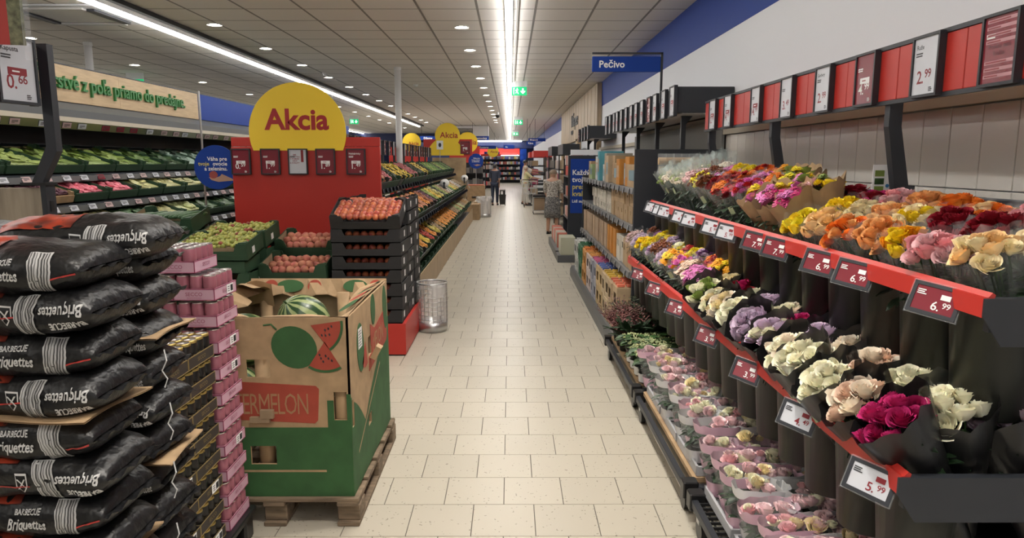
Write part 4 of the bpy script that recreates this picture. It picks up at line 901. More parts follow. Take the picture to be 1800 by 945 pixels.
m_barw = M('barcode_white', (.50, .50, .50), .4); m_bark = M('barcode_grey', (.06, .06, .06), .4); m_bagw = M('bag_white_print', (.55, .55, .55), .45); m_bagr = M('bag_red_print', (.42, .03, .025), .4)
m_flame = M('flame_print', (.42, .05, .02), .35, col2=(.03, .01, .008), scale=11)
def bag_set(seed, lay):
    ring, front, top = bag_surface(seed); out = []
    b = MB(); NU, NV = 40, 26
    b.grid(lambda i, j: tuple(ring(BL*math.sin(PI/2*(2*j-1)), 2*PI*i)), NU, NV)
    for e in (-1, 1): b.grid(lambda i, j: (e*(BL-.006+.022*j), BW*.86*(2*i-1)*(1+.06*j), .006*math.sin(i*23+seed)*(j+.2)), 14, 2)   # crimped end seam
    out.append(('bag_body', b.me('bag_body', m_bag, True)))
    fl = -1 if lay else 1                       # layout two is printed upside down
    if lay == 2: fl = 1
    kx = .46 if lay == 2 else .72
    def wrap_text(s, size, x0, z0, bold, shear=0.):
        me = text(s, size, bold, 0, 'LEFT', shear); bb = MB()
        # long glyph edges are followed closely enough at this size
        bb.v = [front(fl*(x0+v.co.x*kx), fl*(z0+v.co.z)) for v in me.vertices]; bb.f = [tuple(p.vertices) for p in me.polygons]; bb.m = [0]*len(bb.f); return bb
    q = wrap_text('BARBECUE', .021, .012 if not lay else (.150 if lay == 2 else -.215), .016, .03); out.append(('lettering', q.me('lettering', m_bagw)))
    q = wrap_text('Briquettes', .034, -.005 if not lay else (.146 if lay == 2 else -.22), -.018, .022, .25); out.append(('script_lettering', q.me('script_lettering', m_bagw)))
    bx0 = (.115, .062, .095)[lay]
    b = MB(); b.grid(lambda i, j: front(bx0 + .05*i + .008*math.sin(j*3+seed), -.048+.096*j, .0022), 4, 12); out.append(('barcode_patch', b.me('barcode_patch', m_barw, True)))
    b = MB(); r = random.Random(seed)
    for k in range(7):
        w_ = r.choice((.0015, .003, .004)); c = .004+.0065*k; b.grid(lambda i, j: front(bx0 + c + w_*i + .008*math.sin(j*3+seed), -.046+.092*j, .0035), 1, 12)
    out.append(('barcode_lines', b.me('barcode_lines', m_bark)))
    b = MB(); sx = 1 if not lay else -1
    b.grid(lambda i, j: front((.172+.055*i) if not lay else (-.12+.175*i), -.018+.012*i+.0035*j, .003), 14, 1); out.append(('red_line', b.me('red_line', m_bagr)))
    b = MB(); b.grid(lambda i, j: top(-.17+.19*i, -.125+.13*j + .02*math.sin(i*17+seed)*(1 if j > .9 else 0)), 16, 8); out.append(('flame_print', b.me('flame_print', m_flame, True)))
    b = MB(); P = [(-.012, .02), (.012, .02), (.012, -.004), (0, -.022), (-.012, -.004)]
    xx = (-.06, .035, .06)[lay]
    b.v = [front(xx + p[0]*s, p[1]*s) for s in (1.15, .95) for p in P]; b.f = [(i, (i+1) % 5, 5+(i+1) % 5, 5+i) for i in range(5)]; b.m = [0]*5
    for s in (-1, 1): n0 = len(b.v); b.v += [front(xx-.009*s-.002, .012), front(xx-.009*s+.002, .012), front(xx+.009*s+.002, -.012), front(xx+.009*s-.002, -.012)]; b.f.append((n0, n0+1, n0+2, n0+3)); b.m.append(0)
    out.append(('crest', b.me('crest', m_bagw)))
    return out
BAGS = [bag_set(s, s % 2) for s in range(4)] + [bag_set(s, 2) for s in (4, 5)]
def bag(x, y, z, var, label, rz=0, group=None, rx=0):
    t = thing('charcoal_bag', label, 'bag', (x, y, z), (rx, R.uniform(-.03, .03), rz), group)
    for n, me in BAGS[var]: kid(n, me, t)
    return t
for i in range(13):
    v = i % 2 if i not in (2, 9) else 2; z = 1.435 - .107*i
    x = -1.275 if not v % 2 else -1.262
    bag(x + R.uniform(-.015, .015), 1.80 + R.uniform(-.012, .012), z, v if R.random() < .5 else (v+2) % 4, f'black charcoal briquette bag, {ORD[i]} from the top of the front stack', R.uniform(-.05, .05))
for i in range(12):
    v = (i+1) % 2; bag(-1.295 + R.uniform(-.012, .015), 2.11 + R.uniform(-.01, .01), 1.40 - .112*i, (4, 3, 5, 4, 1, 5, 4)[i % 7], f'black charcoal briquette bag, {ORD[i]} from the top of the rear stack', R.uniform(-.10, .10))
bag(-1.24, 2.03, 1.478, 3, 'black charcoal briquette bag lying loose across the top of both stacks', .12)
bag(-1.56, 2.10, 1.45, 1, 'black charcoal briquette bag at the far left on top of the stacks', .1)
for i, (x, y, z) in enumerate(((-1.265, 1.80, 1.063), (-1.265, 1.80, .634), (-1.265, 2.11, 1.18), (-1.265, 2.11, .79))):
    b = MB(); b.grid(lambda a, c: (-.228+.456*a, -.15+.30*c, .006*math.sin(a*6+i)+.006*math.sin(c*5)), 10, 8); b.grid(lambda a, c: (-.228+.456*a, -.15+.30*c, .004+.006*math.sin(a*6+i)+.006*math.sin(c*5)), 10, 8)
    tag(ob('slip_sheet', (b, m_kraft, True), None, (x, y, z), (0, 0, .06*(i-1))), f'brown cardboard slip sheet between bags of the {"front" if i < 2 else "rear"} stack, {("upper", "lower")[i % 2]} one', 'sheet')
for i, (x, y, z) in enumerate(((-1.005, 1.965, 1.16), (-1.0, 1.965, 1.0), (-1.0, 1.96, .82), (-1.0, 1.95, .63))):
    tag(ob('tie_string', (MB().tube([(0, 0, 0), (.01, -.01, -.03), (-.004, -.012, -.06), (.008, -.008, -.085), (.0, -.012, -.11)], .0022, 5), m_bagw), None, (x, y, z)), f'white tie string hanging from a bag end between the stacks, {ORD[i]} from the top', 'string')
# ------------------------------------------------------------------ pallet and drink can trays
t = thing('plastic_pallet', 'black plastic pallet under the charcoal bags and can trays', 'pallet', (0, 0, 0))
kid('deck', (MB().bbox(-1.95, -1.165, 1.6, 3.0, .115, .145, .006), m_black), t)
for x in (-1.9, -1.6, -1.27):
    for y in (1.65, 2.3, 2.9): kid('foot', (MB().bbox(x, x+.09, y, y+.09, 0, .115, .01), m_black), t)
CD, CHt, PIT = .0265, .098, .111
can_b = MB().lathe([(.021, 0), (.0262, .006), (.0262, .086), (.0235, .094)], 18, True, False); can_l = MB().lathe([(.0238, .093), (.0245, .0975), (.0225, .0975), (.0215, .0945)], 18, False, True)
def can_print(col): b = MB(); b.at(0, 0, 0); me = text('SECCO', .0155, .01, 0, 'CENTER'); b.v = [(.0268*math.sin(v.co.x/.0268), -.0268*math.cos(v.co.x/.0268), .034+v.co.z) for v in me.vertices]; b.f = [tuple(p.vertices) for p in me.polygons]; b.m = [0]*len(b.f); return b.me('lettering', col)
m_pinkcan = M('pink_can', (.36, .125, .165), .35, metal=.25); m_blackcan = M('black_can', (.02, .018, .017), .3, metal=.3); m_gold = M('gold_rim', (.42, .31, .10), .35, metal=.7); m_tin = M('tin_lid', (.66, .64, .63), .28, metal=.85)
m_pinktray = M('pink_tray', (.52, .32, .40), .6); m_blacktray = M('black_tray', (.035, .028, .025), .6); m_pinkdark = M('pink_tray_edge', (.27, .045, .10), .6); m_goldink = M('gold_ink', (.25, .18, .07), .5)
CB = {'pink': (can_b.me('can_body', m_pinkcan, True), can_l.me('lid', m_tin), can_print(M('can_ink', (.12, .02, .04), .5))), 'black': (can_b.me('can_body', m_blackcan, True), MB().lathe([(.0225, .0975), (.0215, .0945)], 18, False, True).me('lid', m_tin), can_print(m_goldink))}
rim_me = MB().lathe([(.0236, .086), (.0268, .0875), (.0245, .0985), (.0222, .0985)], 18, False, False).me('rim', m_gold, True)
def can(c, x, y, z, group, where):
    t = thing('drink_can', f'{"pink" if c == "pink" else "gold-rimmed black"} drink can, {where}', 'can', (x, y, z), (0, 0, R.uniform(-.7, .9)), group)
    kid('can_body', CB[c][0], t); kid('lid', CB[c][1], t); kid('lettering', CB[c][2], t)
    if c == 'black': kid('rim', rim_me, t)
def tray(c, x1, y0, nx, ny, z, label, sticker_=False):
    """tray whose right front lower corner is x1, y0"""
    w, d = nx*2*CD+.006, ny*2*CD+.006; t = thing('can_tray', label, 'tray', (x1-w/2, y0+d/2, z), (0, 0, R.uniform(-.012, .012)), f'{c} can trays')
    h = .048; b = MB(); b.box(-w/2, w/2, -d/2, d/2, 0, .002); b.box(-w/2, w/2, -d/2, -d/2+.002, 0, h); b.box(-w/2, w/2, d/2-.002, d/2, 0, h); b.box(-w/2, -w/2+.002, -d/2, d/2, 0, h); b.box(w/2-.002, w/2, -d/2, d/2, 0, h)
    kid('tray_body', (b, m_pinktray if c == 'pink' else m_blacktray), t)
    e = MB(); e.box(-w/2-.0008, w/2+.0008, -d/2-.0008, d/2+.0008, h-.004, h-.001).box(-w/2-.0008, w/2+.0008, -d/2-.0008, d/2+.0008, .0, .003) if 0 else e.panel(-w/2, w/2, 0, h, -d/2-.001, -d/2, [(-w/2+.002, w/2-.002, .003, h-.004)])
    e.at(0, 0, 0, rz=PI/2).panel(-d/2, d/2, 0, h, -w/2-.001, -w/2, [(-d/2+.002, d/2-.002, .003, h-.004)])
    kid('edge', (e, m_pinkdark if c == 'pink' else m_goldink), t)
    ink = m_pinkdark if c == 'pink' else m_goldink
    b = MB(); b.at(0, -d/2-.0012, .018).merge(text('SECCO', .022, .0, 0, 'CENTER')); b.at(w/2+.0012, .0, .018, rz=PI/2).merge(text('SECCO', .022, 0, 0, 'CENTER')); b.at(0, -d/2-.0012, .009).box(-.03, .03, -.0004, 0, 0, .0015); kid('lettering', (b, ink), t)
    if sticker_:
        kid('sticker', (MB().at(w/2+.0018, .04, .024).box(-.0004, .0004, -.032, .032, -.018, .02), m_inkw), t)
        b = MB()
        for k in range(7): b.at(w/2+.0026, .045+.0035*k, .024).box(-.0004, .0004, 0, .0016 + .0006*(k % 2), -.012, .014)
        for k in range(3): b.at(w/2+.0026, .018, .014+.009*k).box(-.0004, .0004, 0, .016, 0, .003)
        kid('sticker_print', (b, m_inkd), t)
PX = -1.19; ROW = ('one', 'two', 'three', 'four')
NP = 11
for l in range(NP):
    z = .146 + PIT*l; top_ = l == NP-1; x1 = PX - (.075 if top_ else 0); y0 = 2.76 + (.0 if not top_ else -.0)
    for q in range(2):
        if top_ and q: continue
        xr = x1 - q*.168
        tray('pink', xr, y0, 3, 4, z, f'pink can tray, {ORD[NP-1-l]} layer from the top of the pink stack, {("by the aisle", "inner one")[q]}', l in (9, 7, 6, 3) and q == 0)
        for i in range(3):
            for k in range(4):
                vis = (q == 0 and i == 2) or (k == 0 and l >= 6) or l >= NP-2
                if vis: can('pink', xr-.003-CD-(2-i)*2*CD, y0+.003+CD+2*CD*k, z+.0025, 'pink cans', f'{ORD[NP-1-l]} pink layer from top, {("outer", "inner")[q]} tray, row {ROW[k]}, {ROW[2-i]} from the aisle')
for l in range(8):
    z = .146 + PIT*l
    for q in range(2):
        for c in range(1 if l < 7 else 2):
            y0 = 2.30 + .222*q; xr = PX - .012 - c*.168
            tray('black', xr, y0, 3, 4, z, f'black can tray, {ORD[7-l]} layer from the top, {("nearer the bags", "nearer the pink stack")[q]}' + (', inner one' if c else ''), (l, q) in ((2, 1), (3, 0), (1, 0), (0, 1)))
            for i in range(3):
                for k in range(4):
                    if i == 2 and c == 0 or l == 7: can('black', xr-.003-CD-(2-i)*2*CD, y0+.003+CD+2*CD*k, z+.0025, 'black cans', f'{ORD[7-l]} layer from top, {("near", "far")[q]}{" inner" if c else ""} tray, row {ROW[k]}, {ROW[2-i]} from aisle')
# ------------------------------------------------------------------ watermelon bin on its pallet
t = thing('wooden_pallet', 'worn wooden pallet under the watermelon bin', 'pallet', (-1.13, 3.58, 0))
for k in range(5): kid('deck_board', (MB().bbox(-.40, .42, -.52+.23*k, -.40+.23*k, .122, .140, .003), m_pallet), t)
for x in (-.38, 0, .345):
    kid('stringer', (MB().bbox(x-.03, x+.07, -.52, .54, .1, .122, .003), m_pallet), t)
    for y in (-.50, -.03, .42): kid('block', (MB().bbox(x-.03, x+.075, y, y+.12, .022, .1, .004), m_pallet), t)
for x in (-.38, 0, .345): kid('runner', (MB().bbox(x-.03, x+.075, -.52, .54, 0, .022, .003), m_pallet), t)
BX0, BX1, BY0, BY1, BZ0, BZ1 = -1.535, -.735, 3.085, 4.08, .141, 1.0
m_pg = M('print_green', (.035, .11, .035), .8, var=.15, scale=10); m_pr = M('print_red', (.36, .06, .035), .8, var=.12, scale=10)
bn = thing('watermelon_bin', 'large cardboard watermelon bin with torn folded rim', 'bin', (0, 0, 0))
hf = [(-1.21, -1.10, .72, .805), (-.815, -.755, .515, .65), (-1.21, -1.09, .30, .39)]
kid('front_wall', (MB().panel(BX0, BX1-.0006, BZ0, BZ1, BY0, BY0+.012, hf), m_kraft), bn)
kid('back_wall', (MB().panel(BX0, BX1, BZ0, BZ1, BY1-.012, BY1, []), m_kraft_in), bn)
hs = [(.16, .23, .78, .88), (.02, .055, .47, .60), (.62, .70, .80, .88)]
kid('side_wall', (MB().at(BX1, BY0, 0, rz=PI/2).panel(0, BY1-BY0, BZ0, BZ1, 0, .012, [(.42, .49, .70, .80), (.36, .44, .34, .40), (.0125, .05, .47, .60)]), m_kraft), bn)
kid('side_wall', (MB().at(BX0+.012, BY0, 0, rz=PI/2).panel(0, BY1-BY0, BZ0, BZ1, 0, .012, []), m_kraft_in), bn)
# printed band, lettering panels and melons
b = MB(); e = .0015; P = [(BX0, BZ0)] + [(BX1, BZ0), (BX1, .62), (-.86, .62), (-.86, .46), (-1.3, .455), (BX0, .47)]
def decal(holes, poly_rows, y): pass
def rects(b, xs, skip):      # front green band built round the openings
    for x0, x1, z0, z1 in xs: b.box(x0, x1, BY0-e, BY0-.0002, z0, z1)
rects(b, [(BX0, -1.21, BZ0, .48), (-1.21, -1.09, BZ0, .30), (-1.21, -1.09, .39, .48), (-1.09, -.845, BZ0, .48), (-.845, -.815, BZ0, .61), (-.815, -.755, BZ0, .515), (-.755, BX1, BZ0, .64)], None)
kid('green_print', (b, m_pg), bn)
b = MB(); n = 24
tp = lambda s: .62 - .20*min(1, s/.3)**1.5 + .40*max(0, (s-.3)/.7)**.8 - .02
b.at(BX1, BY0, 0, rz=PI/2)
for i in range(n):
    s0, s1 = .055/.995 + (1-.055/.995)*i/n, .055/.995 + (1-.055/.995)*(i+1)/n; y0, y1 = s0*.995, s1*.995
    if .36 < (y0+y1)/2 < .44: b.add([(y0, -e, BZ0), (y1, -e, BZ0), (y1, -e, .34), (y0, -e, .34)], [(0, 1, 2, 3)]); b.add([(y0, -e, .40), (y1, -e, .40), (y1, -e, tp(s1)), (y0, -e, tp(s0))], [(0, 1, 2, 3)])
    else: b.add([(y0, -e, BZ0), (y1, -e, BZ0), (y1, -e, tp(s1)), (y0, -e, tp(s0))], [(0, 1, 2, 3)])
b.box(0, .0125, -e, -.0002, BZ0, .62); b.box(.0125, .055, -e, -.0002, BZ0, .47)
kid('green_print', (b, m_pg), bn)
b = MB(); b.box(-1.5, -.86, BY0-e-.001, BY0-e, .262, .272); b.at(BX1, BY0, 0, rz=PI/2).add([(.12, -e-.001, .30), (.70, -e-.001, .58), (.70, -e-.001, .595), (.12, -e-.001, .315)], [(0, 1, 2, 3)]); kid('plain_stripe', (b, m_kraft), bn)
def blob(cx, cz, rx, rz, ang=0, n=28): return [(cx + rx*math.cos(2*PI*k/n)*math.cos(ang) - rz*math.sin(2*PI*k/n)*math.sin(ang), cz + rx*math.cos(2*PI*k/n)*math.sin(ang) + rz*math.sin(2*PI*k/n)*math.cos(ang)) for k in range(n)]
def slice_(cx, cz, r, a0, b): P = [(cx, cz)] + [(cx + r*math.cos(a0+1.1*k/8), cz + r*math.sin(a0+1.1*k/8)) for k in range(9)]; b.prism(P, -e-.001, -e)
g_ = MB().at(0, BY0, 0); r_ = MB().at(0, BY0, 0); s_ = MB().at(0, BY0, 0)
g_.prism(blob(-.985, .862, .108, .095, -.6), -e, -.0003); g_.tube([(-1.06, -.002, .945), (-1.085, -.002, .97), (-1.12, -.002, .965)], .004, 4)
for cx, cz, r, a in ((-.905, .965, .135, -.95), (-.845, .89, .135, -2.15)):
    P = [(cx + (r+.012)*math.cos(a+1.1*k/8), cz + (r+.012)*math.sin(a+1.1*k/8)) for k in range(9)] + [(cx + r*math.cos(a+1.1*k/8), cz + r*math.sin(a+1.1*k/8)) for k in range(8, -1, -1)]
    slice_(cx, cz, r, a, r_); g_.prism(P, -e-.001, -e)
    for k in range(6): s_.prism(blob(cx + r*(.5+.1*(k % 3))*math.cos(a+.2+.14*k), cz + r*(.5+.1*(k % 3))*math.sin(a+.2+.14*k), .004, .007, .3, 6), -e-.002, -e-.001)
# red lettering panel
r_.prism([(BX0, .56), (-1.36, .545), (-1.36, .5), (-1.03, .485), (-1.01, .505), (-1.0, .68), (-1.015, .70), (BX0, .74)] if 0 else [(-1.42, .54), (-1.40, .525), (-.905, .50), (-.89, .515), (-.88, .665), (-.895, .68), (-1.42, .71)], -e, -.0003)
kid('melon_print', (g_, m_pg), bn); kid('slice_print', (r_, m_pr), bn); kid('seed_print', (s_, m_inkd), bn)
kid('lettering', (MB().at(-1.40, BY0-e-.001, .545).merge(text('WATERMELON', .145, -.004, sp=.86), Matrix.Scale(.53, 4, (1, 0, 0))), M('kraft_ink', (.36, .20, .10), .8)), bn)
g_ = MB().at(BX1, BY0, 0, rz=PI/2); r_ = MB().at(BX1, BY0, 0, rz=PI/2)
for cy, cz, rx, rz in ((.23, .80, .075, .125), (.56, .92, .055, .085), (.90, .86, .06, .13)): g_.prism(blob(cy, cz, rx, rz, .15), -e-.001, -.0003)
slice_(.34, .80, .13, -2.3, r_); slice_(.47, .86, .12, -1.5, r_)
r_.prism([(.42, .62), (.92, .66), (.94, .68), (.94, .84), (.92, .86), (.495, .80), (.495, .70), (.42, .695)], -e-.0005, -.0003)
kid('melon_print', (g_, m_pg), bn); kid('slice_print', (r_, m_pr), bn)
kid('lettering', (MB().at(BX1+e+.001, BY0+.52, .70, rz=PI/2).merge(text('MELÓN', .13, .0, sp=.8), Matrix.Scale(.8, 4, (1, 0, 0))), M('kraft_ink', (.36, .20, .10), .8)), bn)
kid('sticker', (MB().at(BX1+.003, BY0+.18, .80).box(-.001, 0, 0, .085, 0, .10), m_inkw), bn)
b = MB()
for k in range(6): b.at(BX1+.0036, BY0+.19, .812+.014*k).box(-.0004, 0, 0, .06 - .01*(k % 2), 0, .004)
kid('sticker_print', (b, m_inkd), bn)
# folded rim: printed flaps sloping inwards
def flap(pts_out, pts_in, nm, mat): 
    n = len(pts_out); b = MB(); b.add(list(pts_out)+list(pts_in), [(i, i+1, n+i+1, n+i) for i in range(n-1)]); b.at(0, 0, .004).add(list(pts_out)+list(pts_in), [(i, i+1, n+i+1, n+i) for i in range(n-1)]); return kid(nm, (b, mat), bn)
xo = [BX0 + .8*i/12 for i in range(13)]
flap([(x, BY1-.006, BZ1+.01) for x in xo], [(x, BY1-.05-.03*math.sin(i*.8)**2, BZ1-.085-.02*math.sin(i*1.7)) for i, x in enumerate(xo)], 'back_flap', m_kraft)
flap([(x, BY0+.006, BZ1-.0) for x in xo], [(x, BY0+.06+.02*math.sin(i*2.1), BZ1-.006-.008*math.sin(i*1.3)) for i, x in enumerate(xo)], 'front_flap', m_kraft)
yo = [BY0 + .995*i/12 for i in range(13)]
flap([(BX1-.006, y, BZ1+.012*math.sin(i*.25)) for i, y in enumerate(yo)], [(BX1-.13+.03*math.sin(i*.5), y, BZ1-.03-.045*math.sin(PI*i/12)) for i, y in enumerate(yo)], 'side_flap', m_kraft)
flap([(BX0+.006, y, BZ1) for y in yo], [(BX0+.10+.04*math.sin(i*1.9), y, BZ1-.02-.05*math.sin(PI*i/12)) for i, y in enumerate(yo)], 'side_flap', m_kraft)
b = MB(); b.grid(lambda i, j: (BX0-.02+.17*i, BY1-.30+.2*j, BZ1+.0+.03*i-.05*j*j+.02*math.sin(i*5)), 6, 5); kid('torn_flap', (b, m_kraft), bn)
b = MB(); b.grid(lambda i, j: (BX0+.02+.14*i, BY1-.13+.04*j, BZ1+.01-.14*j+.012*math.sin(i*4)), 5, 4); kid('torn_flap', (b, m_kraft), bn)
g_ = MB(); r_ = MB()
def on_back(u, v): return (BX0+.8*u, BY1-.008-.05*v, BZ1+.012-.09*v)
def on_side(u, v): return (BX1-.006-.115*v, BY0+.995*u, BZ1+.010-.06*v+.012*math.sin(u*3))
for fn, u0, du, dst in ((on_back, .30, .10, g_), (on_back, .16, .05, r_), (on_back, .48, .05, r_), (on_back, .78, .09, g_), (on_back, .93, .05, r_), (on_side, .30, .10, g_), (on_side, .52, .08, r_), (on_side, .70, .05, g_), (on_side, .82, .04, r_), (on_side, .93, .06, g_)):
    n0 = 18; vs = [fn(u0, .5)] + [fn(u0+du*math.cos(2*PI*k/n0), .5+.38*math.sin(2*PI*k/n0)) for k in range(n0)]
    dst.add([(p[0]-.002, p[1]-.003, p[2]+.007) for p in vs], [(0, 1+k, 1+(k+1) % n0) for k in range(n0)])
kid('melon_print', (g_, m_pg), bn); kid('slice_print', (r_, m_pr), bn)
for x, y in ((BX0+.12, BY0+.045), (-.785, BY0+.05), (-1.15, BY0+.05), (BX0+.10, BY1-.06), (-.98, BY1-.06)): kid('support_tube', (MB().at(x, y, BZ0).lathe([(.036, 0), (.036, .80)], 16), m_kraft, True), bn)
b = MB(); b.box(-1.20, -1.11, BY0-.02, BY0-.002, .51, .535).box(-1.15, -1.09, BY0-.024, BY0-.003, .53, .57); kid('torn_tab', (b, m_kraft_in), bn)
b = MB(); b.at(BX1+.004, BY0+.43, .69, ry=.5).box(0, .03, 0, .06, 0, .07); kid('torn_tab', (b, m_kraft), bn)
def melon_material():
    m = bpy.data.materials.new('watermelon_rind'); m.use_nodes = True; nt = m.node_tree; N = nt.nodes; L = nt.links; bs = N['Principled BSDF']
    tc = N.new('ShaderNodeTexCoord'); sx = N.new('ShaderNodeSeparateXYZ'); L.new(tc.outputs['Object'], sx.inputs[0])
    at = N.new('ShaderNodeMath'); at.operation = 'ARCTAN2'; L.new(sx.outputs[1], at.inputs[0]); L.new(sx.outputs[0], at.inputs[1])
    nz = N.new('ShaderNodeTexNoise'); nz.inputs['Scale'].default_value = 18; L.new(tc.outputs['Object'], nz.inputs[0])
    ma = N.new('ShaderNodeMath'); ma.operation = 'MULTIPLY_ADD'; ma.inputs[1].default_value = 11; L.new(at.outputs[0], ma.inputs[0])
    m3 = N.new('ShaderNodeMath'); m3.operation = 'MULTIPLY'; m3.inputs[1].default_value = 3.2; L.new(nz.outputs[0], m3.inputs[0]); L.new(m3.outputs[0], ma.inputs[2])
    sn = N.new('ShaderNodeMath'); sn.operation = 'SINE'; L.new(ma.outputs[0], sn.inputs[0])
    rp = N.new('ShaderNodeMapRange'); rp.inputs[1].default_value = -.1; rp.inputs[2].default_value = .35; L.new(sn.outputs[0], rp.inputs[0])
    mx = N.new('ShaderNodeMix'); mx.data_type = 'RGBA'; mx.inputs[6].default_value = (.02, .06, .02, 1); mx.inputs[7].default_value = (.30, .36, .16, 1); L.new(rp.outputs[0], mx.inputs[0]); L.new(mx.outputs[2], bs.inputs['Base Color']); bs.inputs['Roughness'].default_value = .3
    return m
m_rind = melon_material()
mel = MB().lathe([(.13*math.sin(PI*k/14)+1e-4, -.15*math.cos(PI*k/14)) for k in range(15)], 26, False, False).me('rind', m_rind, True); stm = MB().tube([(0, 0, .148), (.005, 0, .165), (.018, 0, .175)], .005, 6).me('stem', m_leaf)
for x, y, z, rx, l in ((-1.10, 3.64, .86, .7, 'striped watermelon on top of the others in the bin'), (-1.34, 3.46, .80, 1.1, 'striped watermelon in the bin behind its front wall on the pink can side'), (-.93, 3.34, .66, 1.2, 'striped watermelon in the bin close to the front corner'), (-1.36, 3.26, .60, 1.4, 'striped watermelon seen through the front hole of the bin'), (-1.36, 3.8, .66, .9, 'striped watermelon at the back of the bin'), (-1.12, 3.36, .62, .4, 'striped watermelon at the centre of the bin front'), (-.96, 3.82, .64, .4, 'striped watermelon in the back corner of the bin by the aisle'), (-1.1, 3.62, .58, .4, 'striped watermelon under the topmost one')):
    t = thing('watermelon', l, 'watermelon', (x, y, z), (rx, .3, R.uniform(0, 6))); kid('rind', mel, t); kid('stem', stm, t)
tag(ob('melon_heap_base', (MB().box(BX0+.02, BX1-.02, BY0+.1, BY1-.02, .16, .46), m_kraft_in), None), 'cardboard filler at the bottom of the watermelon bin', 'filler') if 0 else None
# ------------------------------------------------------------------ promotion board with the yellow disc
pb = thing('promotion_board', 'tall red promotion board with yellow disc reading Akcia', 'board', (0, 0, 0))
PY = 7.2
kid('panel', (MB().bbox(-2.84, -1.33, PY, PY+.06, 0, 1.845, .004), m_red), pb); kid('header', (MB().bbox(-2.84, -1.33, PY+.005, PY+.06, 1.848, 1.94, .004), m_red), pb)
a_ = math.asin(.175/.49)
kid('disc', (MB().at(-2.155, PY+.0, 1.99).prism(circle(.49, 60, -a_-.02, PI+a_+.02), -.012, .004), m_yellow), pb)
kid('lettering', (MB().at(-2.155, PY-.014, 2.02).merge(text('Akcia', .285, .03, 0, 'CENTER')), M('akcia_red', (.36, .015, .02), .5)), pb)
for i, (x, p, dk, st, l) in enumerate(((-2.74, '0.59', True, 0, 'maroon price sign 0.59, leftmost on the red promotion board'), (-2.44, '1.99', True, 0, 'maroon price sign 1.99, second on the red promotion board'), (-2.16, '', False, 2, 'white price comparison sign in the middle of the red promotion board'), (-1.88, '1.89', True, 0, 'maroon price sign 1.89, fourth on the red promotion board'), (-1.57, '1.49', True, 0, 'maroon price sign 1.49, rightmost on the red promotion board'))):
    price_sign(x, PY-.017, 1.695, 0, l, p, 'Nektárinky' if p == '1.49' else '', dk, style=st, group=None, sc=1.02)
t = thing('plinth', 'red plinth under the black fruit crates', 'plinth', (0, 0, 0)); kid('body', (MB().bbox(-1.56, -.92, 5.97, 7.24, .012, .29, .004), m_red), t); kid('skirting', (MB().box(-1.55, -.93, 5.98, 7.23, 0, .012), m_black), t)
# ------------------------------------------------------------------ fruit crates
m_cg = M('green_crate_board', (.022, .062, .03), .6, var=.15, scale=6); m_cb = M('black_crate_board', (.016, .016, .018), .55, var=.15, scale=6)
def crate_mesh(w, d, h, mat, inner, notch=.6, nd=.45):
    b = MB(); t_ = .008; b.mat(0).box(-w/2, w/2, -d/2, d/2, 0, .008)
    nw = w*notch/2; nz = h*(1-nd)
    for y0, y1 in ((-d/2, -d/2+t_), (d/2-t_, d/2)): b.prism([(-w/2, 0), (w/2, 0), (w/2, h), (nw+.025, h), (nw, nz), (-nw, nz), (-nw-.025, h), (-w/2, h)], y0, y1, 'y')
    for s in (-1, 1):
        x0, x1 = sorted((s*w/2, s*(w/2-t_))); b.box(x0, x1, -d/2+t_, d/2-t_, 0, h)
        for q in (-1, 1):
            P = [(s*(w/2-t_), q*(d/2-t_)), (s*(w/2-t_), q*(d/2-.06)), (s*(w/2-.07), q*(d/2-t_))]; b.prism(P if s*q > 0 else P[::-1], .008, h+.008, 'z')
    b.box(-w/2-.001, w/2+.001, -d/2-.001, -d/2, h*.30, h*.34)
    b.mat(1); b.box(-w/2+t_, w/2-t_, -d/2+t_, -d/2+t_+.002, .008, nz-.002); b.box(-w/2+t_, w/2-t_, d/2-t_-.002, d/2-t_, .008, nz-.002)
    for s in (-1, 1): x0, x1 = sorted((s*(w/2-t_), s*(w/2-t_-.002))); b.box(x0, x1, -d/2+t_, d/2-t_, .008, h-.004)
    return b.me('crate', [mat, inner])
CR_B = crate_mesh(.60, .40, .118, m_cb, m_cb); CR_G = crate_mesh(.58, .40, .15, m_cg, m_kraft_in, .62)
stk = MB().box(0, .0006, -.03, .03, -.025, .03).me('sticker', m_inkw)
def crate(me, x, y, z, label, group, rx=0, rz=0, color=None, st=True, name='fruit_crate'):
    t = thing(name, label, 'crate', (x, y, z), (rx, 0, rz), group); kid('crate_body', me, t)
    if st: kid('sticker', stk, t, loc=((.301 if me is CR_B else .291), R.uniform(-.1, .1), .06))
    return t
def fruit_mesh(r, crease=.1, n=14, stem=False):
    b = MB(); m_ = 8; vs = []; fs = []
    for k in range(m_+1):
        th = PI*k/m_
        for i in range(n):
            a = 2*PI*i/n; rr = r*(1 - crease*math.exp(-(min(a, 2*PI-a)/.45)**2)*math.sin(th)) - r*.18*max(0, math.cos(th))**6; vs.append((rr*math.sin(th)*math.cos(a), rr*math.sin(th)*math.sin(a), rr*math.cos(th)))
    for k in range(m_):
        for i in range(n): j = (i+1) % n; fs.append((k*n+i, (k+1)*n+i, (k+1)*n+j, k*n+j))
    return b.add(vs, fs)
m_nect = M('nectarine_skin', (.36, .040, .045), .4, col2=(.56, .17, .06), scale=16, rnd=.25); m_peach = M('peach_skin', (.42, .10, .09), .75, col2=(.54, .24, .14), scale=14, rnd=.2); m_plum = M('greengage_skin', (.30, .36, .075), .45, col2=(.42, .40, .10), scale=20, rnd=.2); m_plumr = M('red_plum_skin', (.32, .07, .05), .45, rnd=.2)
